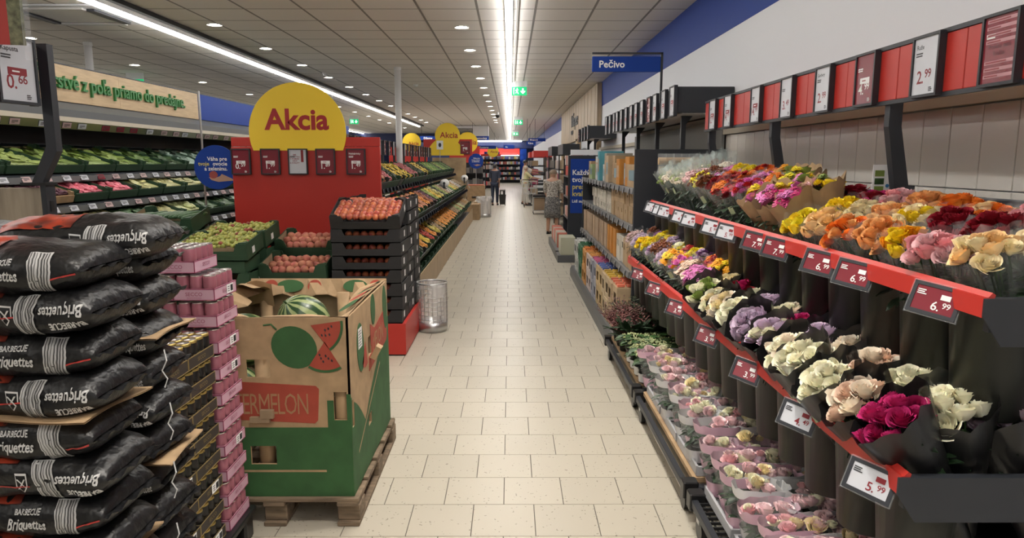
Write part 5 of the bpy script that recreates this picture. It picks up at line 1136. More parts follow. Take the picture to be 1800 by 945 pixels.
f_n = fruit_mesh(.036).me('nectarine', m_nect, True); f_p = fruit_mesh(.038).me('peach', m_peach, True); f_g = fruit_mesh(.019, .05, 10).me('greengage', m_plum, True); f_gr = fruit_mesh(.019, .05, 10).me('greengage', m_plumr, True)
def rr(): return (R.uniform(0, 6), R.uniform(0, 6), R.uniform(0, 6))

class Slope:
    """places the contents of a crate that is propped up at the back"""
    def __init__(s, x, y, z, rx): s.m = Matrix.Translation((x, y, z)) @ Matrix.Rotation(rx, 4, 'X'); s.rx = rx
    def p(s, x, y, z): return tuple(s.m @ Vector((x, y, z)))
BX = -1.245
for q in range(3):
    n = (7, 9, 9)[q]
    for l in range(n): crate(CR_B, BX+R.uniform(-.006, .006), 6.18+.415*q, .291+.1185*l, f'black cardboard nectarine crate, {("front", "middle", "rear")[q]} stack, {ORD[n-1-l]} from the top', 'black nectarine crates')
S0 = Slope(BX, 5.98, .291+.1185*7+.003, .36)
crate(CR_B, *S0.p(0, .2, 0), 'black cardboard crate of nectarines propped up on top of the front stack', 'black nectarine crates', rx=.36)
tag(ob('crate_prop', (MB().bbox(-.27, .27, -.03, .03, 0, .115, .004), m_cb), None, (BX, 6.33, .291+.1185*7)), 'black block propping up the top nectarine crate', 'block')
pun = MB(); pun.lathe([(.055, 0), (.07, .06), (.076, .062)], 4, True, False, a0=PI/4, sy=1.15); pun = pun.me('punnet', m_film)
S1 = Slope(BX, 6.395, .291+.1185*9, 0)
for q, S_ in ((0, S0), (1, S1)):
    wh = ('propped top crate', 'middle black stack')[q]
    if q: crate(CR_B, BX, 6.595, .291+.1185*9 + .0, 'black cardboard crate of nectarines on top of the middle stack', 'black nectarine crates') if 0 else None
    for a in range(5):
        for c in range(2):
            x, y = -.224 + .112*a, .2 - .09 + .175*c; zb = .045 if not q else -.075
            tag(ob('punnet', pun, None, S_.p(x, y, zb), (S_.rx, 0, 0), None, (1, 1.3, 1.1)), f'clear plastic punnet of nectarines in the {wh}, {("front", "rear")[c]} row, {ORD[a]} from the peaches', 'punnet', f'nectarine punnets in the {wh}')
            for k in range(6): tag(ob('nectarine', f_n, None, S_.p(x-.026+.052*(k % 2), y-.058+.058*(k//2), zb+.042+R.uniform(0, .008)), rr(), None, R.uniform(.8, .92)), f'red nectarine in the {ORD[a]} {("front", "rear")[c]} row punnet of the {wh}', 'nectarine', f'nectarines in the {wh}')
for l in range(7):
    for k in range(6): tag(ob('nectarine', f_n, None, (BX-.17+.068*k, 6.08, .291+.1185*l+.065), rr(), None, .92), 'red nectarine glimpsed through the hand hole of a lower black crate', 'nectarine', 'nectarines in the lower black crates')
GX = -1.89
for q, (y, n) in enumerate(((6.19, 4), (6.63, 5))):
    for l in range(n): crate(CR_G, GX, y, .165*l, f'green peach crate, {("front", "rear")[q]} stack beside the black crates, {ORD[n-1-l]} from the top', 'green peach crates', st=False)
    S_ = Slope(GX, y-.2, .165*n+.002, .20); crate(CR_G, *S_.p(0, .2, 0), f'propped green crate full of peaches on the {("front", "rear")[q]} stack beside the black crates', 'green peach crates', rx=.20, st=False)
    tag(ob('crate_prop', (MB().bbox(-.26, .26, -.03, .03, 0, .063, .004), m_cg), None, (GX, y+.15, .165*n)), f'green block propping up the {("front", "rear")[q]} peach crate', 'block')
    for k in range(40):
        i, j = k % 8, k // 8; tag(ob('peach', f_p, None, S_.p(-.235+.066*i+R.uniform(-.006, .006)+.03*(j % 2), .05+.072*j+R.uniform(-.006, .006), .085+.016*(j % 2)+R.uniform(0, .014)), rr(), None, R.uniform(.9, 1.04)), f'downy peach in the {("front", "rear")[q]} propped green crate', 'peach', f'peaches in the {("front", "rear")[q]} green crate')
HX = -2.475
for q, (y, n) in enumerate(((5.95, 5), (6.40, 6))):
    for l in range(n): crate(CR_G, HX, y, .155*l + .04*q*0, f'green plum crate, {("front", "rear")[q]} stack, {ORD[n-1-l]} from the top', 'green plum crates')
    S_ = Slope(HX, y-.2, .155*n+.10-.10*q, .17); crate(CR_G, *S_.p(0, .2, 0), f'propped green crate full of plums on the {("front", "rear")[q]} plum stack', 'green plum crates', rx=.17)
    tag(ob('crate_prop', (MB().bbox(-.26, .26, -.19, .17, 0, .09-.09*q+.03, .004), m_cg), None, (HX, y, .155*n-.001)), f'green board under the {("front", "rear")[q]} propped plum crate', 'block')
    for k in range(126):
        i, j = k % 14, k // 14; red = R.random() < .06
        tag(ob('plum', f_gr if red else f_g, None, S_.p(-.255+.0385*i+R.uniform(-.006, .006), .035+.0405*j+R.uniform(-.006, .006), .115+R.uniform(0, .026)), rr(), None, R.uniform(.92, 1.1)), f'{"reddish" if red else "yellow green"} plum in the {("front", "rear")[q]} propped crate', 'plum', f'{"reddish" if red else "green"} plums in the {("front", "rear")[q]} crate')
    tag(ob('plum_liner', (MB().box(-.27, .27, -.18, .18, 0, .10), m_kraft_in), None, S_.p(0, .2, .01), (S_.rx, 0, 0)), f'cardboard liner under the plums of the {("front", "rear")[q]} crate', 'liner')
m_cuc = M('cucumber_skin', (.02, .065, .025), .3, col2=(.05, .12, .045), scale=30, rnd=.2)
cuc = MB().lathe([(.004, -.15), (.016, -.135), (.021, -.08), (.0215, .05), (.018, .12), (.008, .15)], 10).me('cucumber', m_cuc, True)
UX = -3.10
for q, (y, n) in enumerate(((5.9, 6), (6.36, 7))):
    for l in range(n): crate(CR_G, UX, y, .150*l, f'green cucumber crate, {("front", "rear")[q]} stack beside the plums, {ORD[n-1-l]} from the top', 'green cucumber crates', st=False)
    S_ = Slope(UX, y-.2, .15*n+.002, .22); crate(CR_G, *S_.p(0, .2, 0), f'propped green crate full of cucumbers on the {("front", "rear")[q]} stack beside the plums', 'green cucumber crates', rx=.22, st=False)
    tag(ob('crate_prop', (MB().bbox(-.26, .26, -.03, .03, 0, .07, .004), m_cg), None, (UX, y+.15, .15*n)), f'green block propping up the {("front", "rear")[q]} cucumber crate', 'block')
    for k in range(13):
        tag(ob('cucumber', cuc, None, S_.p(-.24+.04*k, .19, .115+R.uniform(0, .02)), (PI/2+.1, 0, -.35+R.uniform(-.06, .06))), f'film wrapped cucumber in the {("front", "rear")[q]} cucumber crate, {ORD[12-k]} from the plums', 'cucumber', f'cucumbers in the {("front", "rear")[q]} crate')
# ------------------------------------------------------------------ wire waste bins with clear bags
def waste_bin(x, y, r, h, label, bag_out=0., pale=False):
    t = thing('waste_bin', label, 'bin', (x, y, 0))
    kid('base_pan', (MB().lathe([(r, 0), (r*1.01, .1), (r*.99, .1), (r*.97, .01)], 28), m_chrome, True), t)
    b = MB()
    for k in range(22): a = 2*PI*k/22; b.tube([(r*math.cos(a), r*math.sin(a), .09), (r*math.cos(a), r*math.sin(a), h)], .0022, 4)
    for k in range(9): z = .13 + (h-.13)*k/8; b.tube([(r*math.cos(2*PI*i/28), r*math.sin(2*PI*i/28), z) for i in range(28)], .0022, 4, True)
    kid('wire_mesh', (b, m_chrome), t); kid('rim', (MB().tube([(r*math.cos(2*PI*i/28), r*math.sin(2*PI*i/28), h) for i in range(28)], .006, 6, True), m_chrome), t)
    ph = R.uniform(0, 6)
    def fn(i, j):
        a = 2*PI*i; rr_ = r*(.965+.02*math.sin(a*9+ph)*(1-j)) if j < .75 else r*(1.02 + .06*math.sin(a*5+ph)*bag_out*4 + bag_out*(j-.75)); z = .03 + (h-.02)*(j/.72) if j < .72 else h + .012 - (j-.75)/.25*(.10+.05*math.sin(a*3+ph)); return (rr_*math.cos(a), rr_*math.sin(a), z)
    kid('bin_bag', (MB().grid(fn, 40, 12), plastic_film('bag_film', (.8, .78, .77), .5 if pale else .26, .2, 9), True), t)
waste_bin(-.79, 6.93, .15, .49, 'wire waste bin with clear bag beside the red plinth')
waste_bin(-.80, 21.5, .21, .62, 'far wire waste bin with pale bag at the end of the fruit island', .5, True)
# ------------------------------------------------------------------ near shelf end with sign, red poster and hooked arm
t = thing('shelf_end', 'shelf end with oak panel, slotted black upright and sign arm at the left edge', 'shelf', (0, 0, 0))
kid('oak_panel', (MB().bbox(-3.0, -1.957, 2.93, 2.96, 0, 1.59, .003), m_greywood), t); kid('upright', (MB().box(-1.955, -1.932, 2.92, 2.98, 0, 1.60), m_dark), t); kid('cap', (MB().box(-2.03, -1.925, 2.91, 2.99, 1.60, 1.612), m_black), t)
b = MB()
for k in range(12): b.box(-1.933, -1.930, 2.938, 2.962, .5+.09*k, .545+.09*k)
kid('slot_strip', (b, m_black), t); kid('sign_arm', (MB().prism([(-1.995, 1.61), (-1.92, 1.76), (-1.92, 2.17), (-1.878, 2.17), (-1.878, 1.74), (-1.95, 1.61)], 2.93, 2.97, 'y'), m_dark), t)
t = thing('price_rail', 'red panel rail end behind the 0.66 price sign', 'rail', (0, 0, 0))
kid('red_panel', (MB().bbox(-1.945, -1.935, 1.9, 2.94, 1.94, 2.15, .002), m_red), t)
for z in (1.93, 2.155): kid('rail_trim', (MB().box(-1.95, -1.93, 1.9, 2.92, z-.008, z+.01), m_dark), t)
kid('rail_end', (MB().box(-1.95, -1.928, 2.90, 2.925, 1.92, 2.165), m_dark), t)
price_sign(-1.905, 2.77, 2.045, PI/2-.12, 'white and maroon price sign 0.66 at the left edge', '0.66', 'Kapusta', False)
t = thing('hanging_poster', 'red picture poster in a clear hanger above the 0.66 price sign', 'poster', (-1.98, 2.6, 2.27), (0, 0, .3))
kid('sheet', (MB().box(-.22, .16, 0, .004, -.15, .35), M('poster_red', (.38, .045, .04), .4)), t); kid('picture_patch', (MB().box(.16, .21, 0, .004, -.15, .35), M('poster_grass', (.16, .17, .10), .5, var=.6, scale=40)), t); kid('picture_shape', (MB().at(0, -.002, 0).prism(blob(-.02, .0, .10, .05, -.7), -.001, 0), M('poster_dark', (.06, .03, .02), .5)), t); kid('hanger', (MB().box(.205, .225, -.01, .014, -.2, .4), m_acryl), t)
# round blue scale sign on its pole
t = thing('scale_sign', 'round blue sign about the fruit scale on a thin pole', 'sign', (-3.36, 8.05, 1.63))
kid('disc', (MB().prism(circle(.25, 48), 0, .015), m_blue), t); kid('pole', (MB().at(-.155, .03, -1.63).lathe([(.012, 0), (.012, 2.48)], 10), m_chrome), t); kid('pole_foot', (MB().at(-.155, .03, -1.63).lathe([(.12, 0), (.12, .02)], 20), m_chrome), t)
kid('lettering', (MB().at(.13, -.002, .075).merge(text('Váha pre', .062, .018, 0, 'RIGHT')).at(.13, -.002, .02).merge(text('ovocie', .062, .018, 0, 'RIGHT')).at(.13, -.002, -.035).merge(text('a zeleninu.', .062, .018, 0, 'RIGHT')), m_inkw), t)
kid('yellow_lettering', (MB().at(-.075, -.002, .02).merge(text('tvoje', .062, .018, 0, 'RIGHT')), M('yellow_ink', (.6, .5, .12), .5)), t)
kid('apple_picture', (MB().prism(blob(-.035, -.085, .048, .042), -.003, 0), M('apple_print', (.30, .06, .05), .5)), t); b = MB(); b.prism([(-.09, -.11), (-.03, -.125), (.04, -.10), (.06, -.075), (.17, -.125), (.205, -.15), (.12, -.155), (.02, -.165), (-.06, -.145)], -.002, 0); kid('hand_picture', (b, M('hand_print', (.42, .26, .19), .5)), t)
# ------------------------------------------------------------------ produce filling (too small to count): one object of kind stuff per crate
def heap_mesh(w, d, r, seed, shape='ball', h=.03):
    q = random.Random(seed); b = MB(); n = int(w*d/(r*r*3.2)) if shape == 'ball' else int(w*d/(r*r*9))
    for k in range(n):
        x, y = q.uniform(-w/2+r, w/2-r), q.uniform(-d/2+r, d/2-r); z = q.uniform(0, h)
        if shape == 'ball': b.at(x, y, z, q.uniform(0, 6), q.uniform(0, 6)).lathe([(.2*r, -r*.95), (.85*r, -.5*r), (r, .1*r), (.7*r, .7*r), (.15*r, .92*r)], 7)
        elif shape == 'long': b.at(x, y, z, PI/2+q.uniform(-.25, .25), 0, q.uniform(-.35, .35)).lathe([(.15*r, -4.5*r), (.8*r, -3.4*r), (r, 0), (.8*r, 3.2*r), (.2*r, 4.4*r)], 6)
        else:
            b.at(x, y, z, q.uniform(-.6, .6), q.uniform(-.6, .6), q.uniform(0, 6)).add([(-r*.6, -r*1.6, 0), (r*.6, -r*1.6, .004), (r, r*.4, .012), (0, r*1.8, 0), (-r, r*.4, .012)], [(0, 1, 2, 3, 4)])
    b.at(0, 0, 0).box(-w/2+.012, w/2-.012, -d/2+.012, d/2-.012, -.02, r*.2)
    return b.me('heap', M('produce', None, .45, var=.35, scale=26), True)
HP = {'ball': [heap_mesh(.36, .54, .03, s) for s in range(2)], 'big': [heap_mesh(.36, .54, .045, s+3) for s in range(2)], 'long': [heap_mesh(.36, .54, .018, s+5, 'long') for s in range(2)], 'leaf': [heap_mesh(.36, .54, .03, s+8, 'leaf', .05) for s in range(2)], 'small': [heap_mesh(.36, .54, .016, 11)]}
def crate2(w, d, h, mat, inner):
    b = MB(); t_ = .007; b.mat(0)
    b.box(-w/2, w/2, -d/2, d/2, 0, .007)
    for s in (-1, 1):
        x0, x1 = sorted((s*w/2, s*(w/2-t_))); b.box(x0, x1, -d/2, d/2, 0, h*(.72)); y0, y1 = sorted((s*d/2, s*(d/2-t_))); b.box(-w/2+t_, w/2-t_, y0, y1, 0, h*.93)
        for q in (-1, 1): P = [(s*(w/2-t_), q*(d/2-t_)), (s*(w/2-t_), q*(d/2-.05)), (s*(w/2-.05), q*(d/2-t_))]; b.prism(P if s*q > 0 else P[::-1], .007, h+.006, 'z')
    b.mat(1); b.box(-w/2+t_, -w/2+t_+.002, -d/2+t_, d/2-t_, .007, h*.7); b.box(w/2-t_-.002, w/2-t_, -d/2+t_, d/2-t_, .007, h*.7)
    return b.me('crate', [mat, inner])
C2G = crate2(.40, .58, .15, m_cg, m_kraft_in); C2B = crate2(.40, .58, .15, m_cb, m_cb); C2W = crate2(.40, .58, .13, M('pale_wood_crate', (.45, .30, .16), .7, var=.2, scale=8), m_kraft_in)
PROD = {'nectarines': ('ball', (.40, .12, .05)), 'bananas': ('long', (.62, .44, .05)), 'pink apples': ('ball', (.45, .12, .13)), 'green pears': ('ball', (.28, .34, .08)), 'lemons': ('ball', (.68, .48, .06)), 'oranges': ('ball', (.66, .25, .03)), 'tomatoes': ('ball', (.46, .05, .03)), 'peppers': ('big', (.50, .40, .06)), 'white mushrooms': ('small', (.5, .46, .38)), 'avocados': ('ball', (.035, .05, .025)), 'limes': ('ball', (.14, .26, .05)), 'melons': ('big', (.48, .42, .14)),
        'peaches': ('ball', (.50, .20, .10)), 'potatoes': ('ball', (.34, .24, .13)), 'onions': ('ball', (.40, .22, .07)), 'mandarins': ('ball', (.66, .28, .04)), 'grapes': ('small', (.16, .06, .09)), 'green lettuce': ('leaf', (.24, .33, .08)), 'spinach': ('leaf', (.12, .20, .05)), 'courgettes': ('long', (.05, .12, .04)), 'radishes': ('ball', (.72, .16, .22)), 'leeks': ('long', (.52, .52, .26)), 'carrots': ('long', (.55, .22, .05)), 'beans': ('long', (.30, .38, .10)), 'broccoli': ('leaf', (.05, .10, .035)), 'chicory': ('leaf', (.52, .50, .22)), 'cabbage': ('big', (.40, .44, .20)), 'bagged salad': ('leaf', (.34, .46, .38)), 'garlic': ('small', (.55, .5, .45))}
def tilted_crate(x, y, z, ang, rz, prod, label, group, me=None, sc=(1, 1, 1)):
    """crate whose front edge faces +x turned by rz; its back is lifted by ang"""
    t = thing('produce_crate', label, 'crate', (x, y, z), (0, ang, rz), group); t.scale = sc; kid('crate_body', me or C2G, t)
    k, c = PROD[prod]; o = ob(prod.replace(' ', '_'), R.choice(HP[k]), None, (0, 0, 0), (0, ang, rz), jit(c, .1), sc); m = Matrix.Rotation(rz, 4, 'Z') @ Matrix.Rotation(ang, 4, 'Y'); v = m @ Vector((0, 0, .100*sc[2])); o.location = Vector((x, y, z)) + v
    tag(o, f'{prod} in the ' + label.split(', ', 1)[1].replace('the ', '').replace(' from', ' crate from'), 'produce', None, 'stuff')
tag_me = MB().box(-.0, .004, -.045, .045, -.03, .03).me('screen', m_screen_w); tag_mr = MB().box(-.0, .004, -.045, .045, -.03, .03).me('screen', m_screen_r); tag_bk = MB().box(-.004, 0, -.05, .05, -.035, .035).me('frame', m_dark); tag_tx = lines_mesh(.06, .035, 3, 2, MB().at(.005, 0, 0, rz=PI/2)).me('small_print', m_inkd)
m_tagp = M('pinkish_screen', (.50, .36, .36), .3)
tag_mp = MB().box(-.0, .004, -.045, .045, -.03, .03).me('screen', m_tagp)
def ptag(x, y, z, label, group, rot=(0, -.5, 0), dark=None):
    t = thing('price_tag', label, 'price tag', (x, y, z), rot, group); kid('frame', tag_bk, t); kid('screen', {None: tag_me, 1: tag_mr, 2: tag_mp}[dark], t); kid('small_print', tag_tx, t)
# ------------------------------------------------------------------ chilled produce wall with oak fascia
cw = thing('produce_cabinet', 'dark wall cabinet of fresh produce with oak fascia on the far left', 'cabinet', (0, 0, 0))
CY0, CY1, CYW = 4.6, 22.0, 11.45
kid('back_panel', (MB().box(-5.75, -5.70, CY0, CY1, 0, 2.3), m_dark), cw); kid('base', (MB().box(-5.70, -4.05, CY0, CY1, 0, .30), m_dark), cw)
kid('light_hood', (MB().prism([(-5.7, 2.36), (-5.02, 2.36), (-4.86, 2.26), (-4.86, 2.16), (-5.02, 2.13), (-5.7, 2.20)], CY0, CY1, 'y'), m_shelf), cw); kid('hood_trim', (MB().prism([(-4.855, 2.18), (-4.85, 2.13), (-5.05, 2.06), (-5.05, 2.12)], CY0, CY1, 'y'), m_ledge), cw)
for k in range(3): kid('fascia_panel', (MB().bbox(-5.03, -5.0, CY0+.02+2.2733*k+.0006, CY0+.02+2.2733*(k+1)-.0006, 2.36, 2.76, .002), M('pale_fascia_oak', (.50, .36, .21), .5, var=.12, scale=3, stretch=(1, 1.4, 12))), cw)
kid('blue_fascia', (MB().bbox(-5.03, -5.0, CY0+.03+.62*int((CYW-CY0)/.62), CY1, 2.36, 2.76, .002), m_blue), cw); kid('fascia_edge', (MB().box(-5.04, -4.995, CY0, CY1, 2.762, 2.775), m_dark), cw)
kid('lettering', (MB().at(-4.985, 7.52, 2.505, rz=PI/2).merge(text('Čerstvé z poľa priamo do predajne.', .236, .012, .014)), M('green_letters', (.025, .17, .04), .4)), cw)
for i in range(3): kid('hood_lamp', (MB().box(-5.0, -4.94, CY0+.2+5.8*i, CY0+5.7+5.8*i, 2.12, 2.135), M('lit_hood_lamp', (1, .93, .80), .5, emit=FRIDGE)), cw)
TIERS = ((-4.62, 1.56), (-4.38, 1.27), (-4.14, .95))
for x, z in TIERS:
    kid('shelf_board', (MB().prism([(x, z-.06), (x, z-.02), (-5.69, z+.34), (-5.69, z+.30)], CY0, CY1, 'y'), m_dark), cw); kid('price_strip', (MB().box(x, x+.012, CY0, CY1, z-.075, z-.015), m_lip), cw)
sets = [['radishes', 'carrots', 'beans', 'beans', 'green lettuce', 'green lettuce', 'green lettuce', 'spinach', 'broccoli', 'bagged salad', 'bagged salad', 'bagged salad', 'spinach', 'green lettuce'],
        ['white mushrooms', 'white mushrooms', 'grapes', 'grapes', 'radishes', 'radishes', 'chicory', 'chicory', 'leeks', 'courgettes', 'bagged salad', 'bagged salad', 'bagged salad', 'garlic'],
        ['white mushrooms', 'garlic', 'beans', 'lemons', 'chicory', 'courgettes', 'chicory', 'cabbage', 'broccoli', 'broccoli', 'bagged salad', 'spinach', 'bagged salad', 'bagged salad']]
for r_, (x, z) in enumerate(TIERS):
    for i in range(14):
        p = sets[r_][i]; me = C2W if p in ('grapes',) else C2G
        y = 5.0 + .61*i
        tilted_crate(x-.36, y, z+.116, .325, 0, p, f'{"pale wooden" if me is C2W else "green"} crate of {p}, {("upper", "middle", "lower")[r_]} shelf of the produce cabinet, {ORD[i]} from the near end', 'crates in the produce cabinet', me, (1.55, 1, .8))
        for q in range(2): ptag(x+.025, y-.15+.3*q, z-.035, f'price tag on the {("upper", "middle", "lower")[r_]} shelf edge of the cabinet, {ORD[2*i+q]} from the near end', 'price tags on the produce cabinet', (0, -.55, -.3), 2 if R.random() < .5 else (1 if R.random() < .15 else None))
for i in range(24): ptag(-4.83, 5.2+.36*i+R.uniform(-.06, .06), 2.085, f'small price tag hanging under the cabinet hood, {ORD[i]} from the near end', 'tags under the cabinet hood', (0, .5, -.5), R.choice((2, 2, 1, None)))
pk = MB().bbox(-.02, .02, -.09, .09, 0, .2, .006).me('bag', M('packet_print', None, .4))
for l, z in enumerate((.62, 1.0, 1.62, 1.9)):
    for i in range(16):
        if l == 3 and i > 9: continue
        c = R.choice(((.10, .30, .16), (.35, .5, .42), (.55, .62, .60), (.16, .36, .30), (.45, .55, .6), (.5, .52, .2)))
        tag(ob('produce_bag', pk, None, ((-4.35, -4.45, -4.85, -5.1)[l], 13.2+.33*i+R.uniform(-.05, .05), z), (0, -.25, R.uniform(-.3, .3)), jit(c, .2)), f'salad bag in the cabinet beyond the scale sign, level {ORD[l]}, {ORD[i]} along', 'bag', 'salad bags beyond the scale sign')
# nearer oddments seen past the sign arm
t = thing('herb_bowl', 'dark clear-lidded tub of dried fruit past the sign arm', 'tub', (-4.55, 5.1, 1.80)); kid('tub', (MB().lathe([(.13, 0), (.2, .07), (.2, .08), (.17, .07)], 20), m_black, True), t); kid('lid', (MB().lathe([(.2, .08), (.12, .19), (.02, .22)], 18, False, True), m_acryl, True), t)
for i in range(2):
    t = thing('blue_dispenser', f'dark blue bag dispenser under the cabinet hood, {ORD[i]} from the near end', 'dispenser', (-4.95, 5.35+.62*i, 1.76)); kid('case', (MB().bbox(-.1, .1, -.14, .14, 0, .30, .01), M('dispenser_blue', (.02, .05, .10), .4)), t); kid('slot', (MB().box(.1, .104, -.08, .08, .05, .07), m_black), t)
# ------------------------------------------------------------------ fruit island along the aisle
isl = thing('fruit_island', 'long fruit island with oak plinth and two dark price rails beside the aisle', 'shelf', (0, 0, 0))
IY0, IY1 = 7.30, 20.2
for k in range(13):
    y = IY0 + .99*k; kid('plinth_panel', (MB().bbox(-1.10, -1.085, y+.003, y+.987, 0, .34, .002), m_wood), isl)
kid('base', (MB().box(-2.9, -1.10, IY0, IY1, 0, .24), m_dark), isl)
RAILS = ((-1.27, .90), (-1.60, 1.35))
for x, z in RAILS: kid('price_rail', (MB().prism([(x, z-.07), (x+.03, z-.05), (x+.012, z), (x-.02, z)], IY0, IY1, 'y'), m_dark), isl); kid('shelf_board', (MB().prism([(x-.04, z-.055), (x-.65, z+.27), (x-.65, z+.24), (x-.04, z-.085)], IY0, IY1, 'y'), m_dark), isl)
for y in [IY0+.2+1.25*k for k in range(11)]: kid('post', (MB().box(-2.28, -2.24, y-.02, y+.02, .24, 2.06), m_dark), isl)
kid('sign_rail', (MB().box(-2.225, -2.20, IY0, IY1-.6, 2.04, 2.06), m_dark), isl)
for i in range(26):
    price_sign(-2.17, IY0+.3+.46*i, 1.93, PI/2, f'price sign on the black rail above the fruit island, {ORD[i]} from the red board', R.choice(('1.99', '0.89', '2.49')), '', R.random() < .6, group='signs above the fruit island', badge=False)
for r_, (x, z) in enumerate(RAILS):
    for i in range(46): tag(ob('rail_label', MB().box(0, .006, -.06, .06, -.03, .03).me('rail_label', M('dark_label', (.06, .06, .09), .35)) if not (r_ or i) else bpy.data.meshes['rail_label'], None, (x+.03, IY0+.2+.28*i, z-.02), (0, -.3, .3)), f'dark angled label on the {("lower", "upper")[r_]} island price rail, {ORD[i]} from the near end', 'price tag', f'labels on the {("lower", "upper")[r_]} island rail')
IS = [['onions', 'potatoes', 'grapes', 'avocados', 'mandarins', 'lemons', 'tomatoes', 'oranges', 'peppers', 'potatoes', 'onions', 'mandarins', 'mandarins', 'oranges', 'oranges', 'oranges', 'oranges', 'potatoes', 'potatoes', 'cabbage', 'onions', 'cabbage', 'potatoes', 'potatoes', 'onions', 'onions', 'potatoes'],
      ['tomatoes', 'tomatoes', 'green pears', 'melons', 'limes', 'lemons', 'peaches', 'peaches', 'oranges', 'nectarines', 'grapes', 'green pears', 'lemons', 'melons', 'avocados', 'green pears', 'potatoes', 'garlic', 'garlic', 'limes', 'lemons', 'melons', 'onions', 'garlic', 'garlic', 'potatoes', 'potatoes'],
      ['nectarines', 'nectarines', 'pink apples', 'peaches', 'pink apples', 'avocados', 'bananas', 'bananas', 'bananas', 'pink apples', 'pink apples', 'avocados', 'avocados', 'bananas', 'bananas', 'avocados', 'limes', 'green pears', 'limes', 'limes', 'avocados', 'green pears', 'limes', 'limes', 'avocados', 'limes', 'avocados']]
for r_, (x, z, a) in enumerate(((-1.37, .53, .50), (-1.52, .99, .50), (-1.84, 1.455, .52))):
    for i in range(27):
        p = IS[r_][i]; me = C2B if R.random() < .12 else C2G
        tilted_crate(x, IY0+.27+.463*i, z, a, R.uniform(-.04, .04), p, f'{"black" if me is C2B else "green"} crate of {p}, {("bottom", "middle", "top")[r_]} tier of the fruit island, {ORD[i]} from the near end', f'crates on the {("bottom", "middle", "top")[r_]} tier of the fruit island', me, (1.15, .78, 1.0))
for i in range(16):  # second layer of crates under the bottom tier, showing their green fronts
    crate(C2G, -1.30, IY0+.3+.463*i, .245, f'green crate under the bottom island tier, {ORD[i]} from the near end', 'lower green crates of the fruit island', st=False, name='produce_crate').scale = (.9, .76, .9)
wb = MB()
t = thing('wood_end_board', 'oak end board with red header and yellow Akcia discs behind the fruit island', 'board', (0, 20.35, 0))
kid('board', (MB().bbox(-2.25, -1.28, 0, .06, 0, 1.80, .004), m_wood), t); kid('header', (MB().bbox(-2.5, -1.10, .03, .08, 1.86, 2.32, .004), m_red), t)
kid('disc', (MB().at(-1.80, 0, 2.42).prism(circle(.36, 40), -.012, .0), m_yellow), t); kid('lower_disc', (MB().at(-1.86, .012, 1.85).prism(circle(.52, 40, 0.02, PI-.02), -.012, .0), m_yellow), t)
kid('lettering', (MB().at(-1.76, -.014, 2.36).merge(text('Akcia', .23, .016, 0, 'CENTER')), M('akcia_red', (.36, .015, .02), .5)), t)
price_sign(-1.30, 20.36, 2.08, 0, 'maroon price sign on the far red header beside the yellow disc', '1.99', '', True, sc=1.4)
t = thing('white_card_sign', 'small white card on a thin stick in front of the yellow disc', 'sign', (-1.95, 19.6, 2.02)); kid('card', (MB().box(-.09, .09, 0, .006, 0, .24), m_inkw), t); kid('stick', (MB().box(-.008, .008, 0, .01, -.75, 0), m_chrome), t); kid('print', (MB().prism(blob(0, .12, .04, .06), -.002, 0), m_inkd), t)
for i, (x, y, z) in enumerate(((-1.25, 19.2, 1.12), (-1.45, 15.5, 1.10))):
    t = thing('bag_dispenser', f'white roll of clear bags on the fruit island, {("far", "nearer")[i]} one', 'dispenser', (x, y, z+.12)); kid('roll', (MB().prism(circle(.09, 18), -.12, .12, 'y'), m_inkw, True), t); kid('core', (MB().prism(circle(.03, 12), -.125, .125, 'y'), m_inkd), t); kid('holder', (MB().box(-.015, .015, -.14, .14, -.14, .0), m_dark), t); kid('loose_bag', (MB().grid(lambda a, c: (.05+.09*c+.02*math.sin(a*7), -.12+.24*a, -.05-.22*c), 6, 5), m_sleeve), t)
# ------------------------------------------------------------------ farther islands, promotion boards and signs
for i, (x, y, z, r) in enumerate(((-1.75, 29, 2.45, .42), (-1.05, 43, 2.28, .34), (-3.2, 23, 2.30, .3))):
    t = thing('akcia_board', f'far red board with yellow Akcia disc, {("second", "third", "leftmost")[i]} behind the fruit island', 'board', (x, y, 0)); kid('board', (MB().bbox(-.75, .5, 0, .05, 0 if i != 1 else 2.0, z-.15, .004), m_red), t); kid('post', (MB().box(-.5, -.44, .01, .045, 0, z-.2), m_dark), t); kid('disc', (MB().at(0, -.0, z).prism(circle(r, 36), -.012, 0), m_yellow), t); kid('lettering', (MB().at(.06, -.014, z-.08).merge(text('Akcia', (.28, .2, .15)[i], .016, 0, 'CENTER')), M('akcia_red', (.36, .015, .02), .5)), t)
t = thing('scale_sign', 'far round blue sign with hand picture past the fruit island', 'sign', (-1.15, 23.6, 1.70)); kid('disc', (MB().prism(circle(.25, 36), 0, .015), m_blue), t); kid('pole', (MB().at(0, .03, -1.7).lathe([(.012, 0), (.012, 1.7)], 8), m_chrome), t); kid('lettering', (MB().at(.13, -.002, .075).merge(text('Váha pre', .062, .018, 0, 'RIGHT')).at(.13, -.002, .02).merge(text('tvoje ovocie', .055, .018, 0, 'RIGHT')).at(.13, -.002, -.035).merge(text('a zeleninu.', .062, .018, 0, 'RIGHT')), m_inkw), t); kid('hand_picture', (MB().prism([(-.09, -.11), (-.03, -.125), (.04, -.10), (.17, -.125), (.02, -.165)], -.002, 0), M('hand_print', (.42, .26, .19), .5)), t)
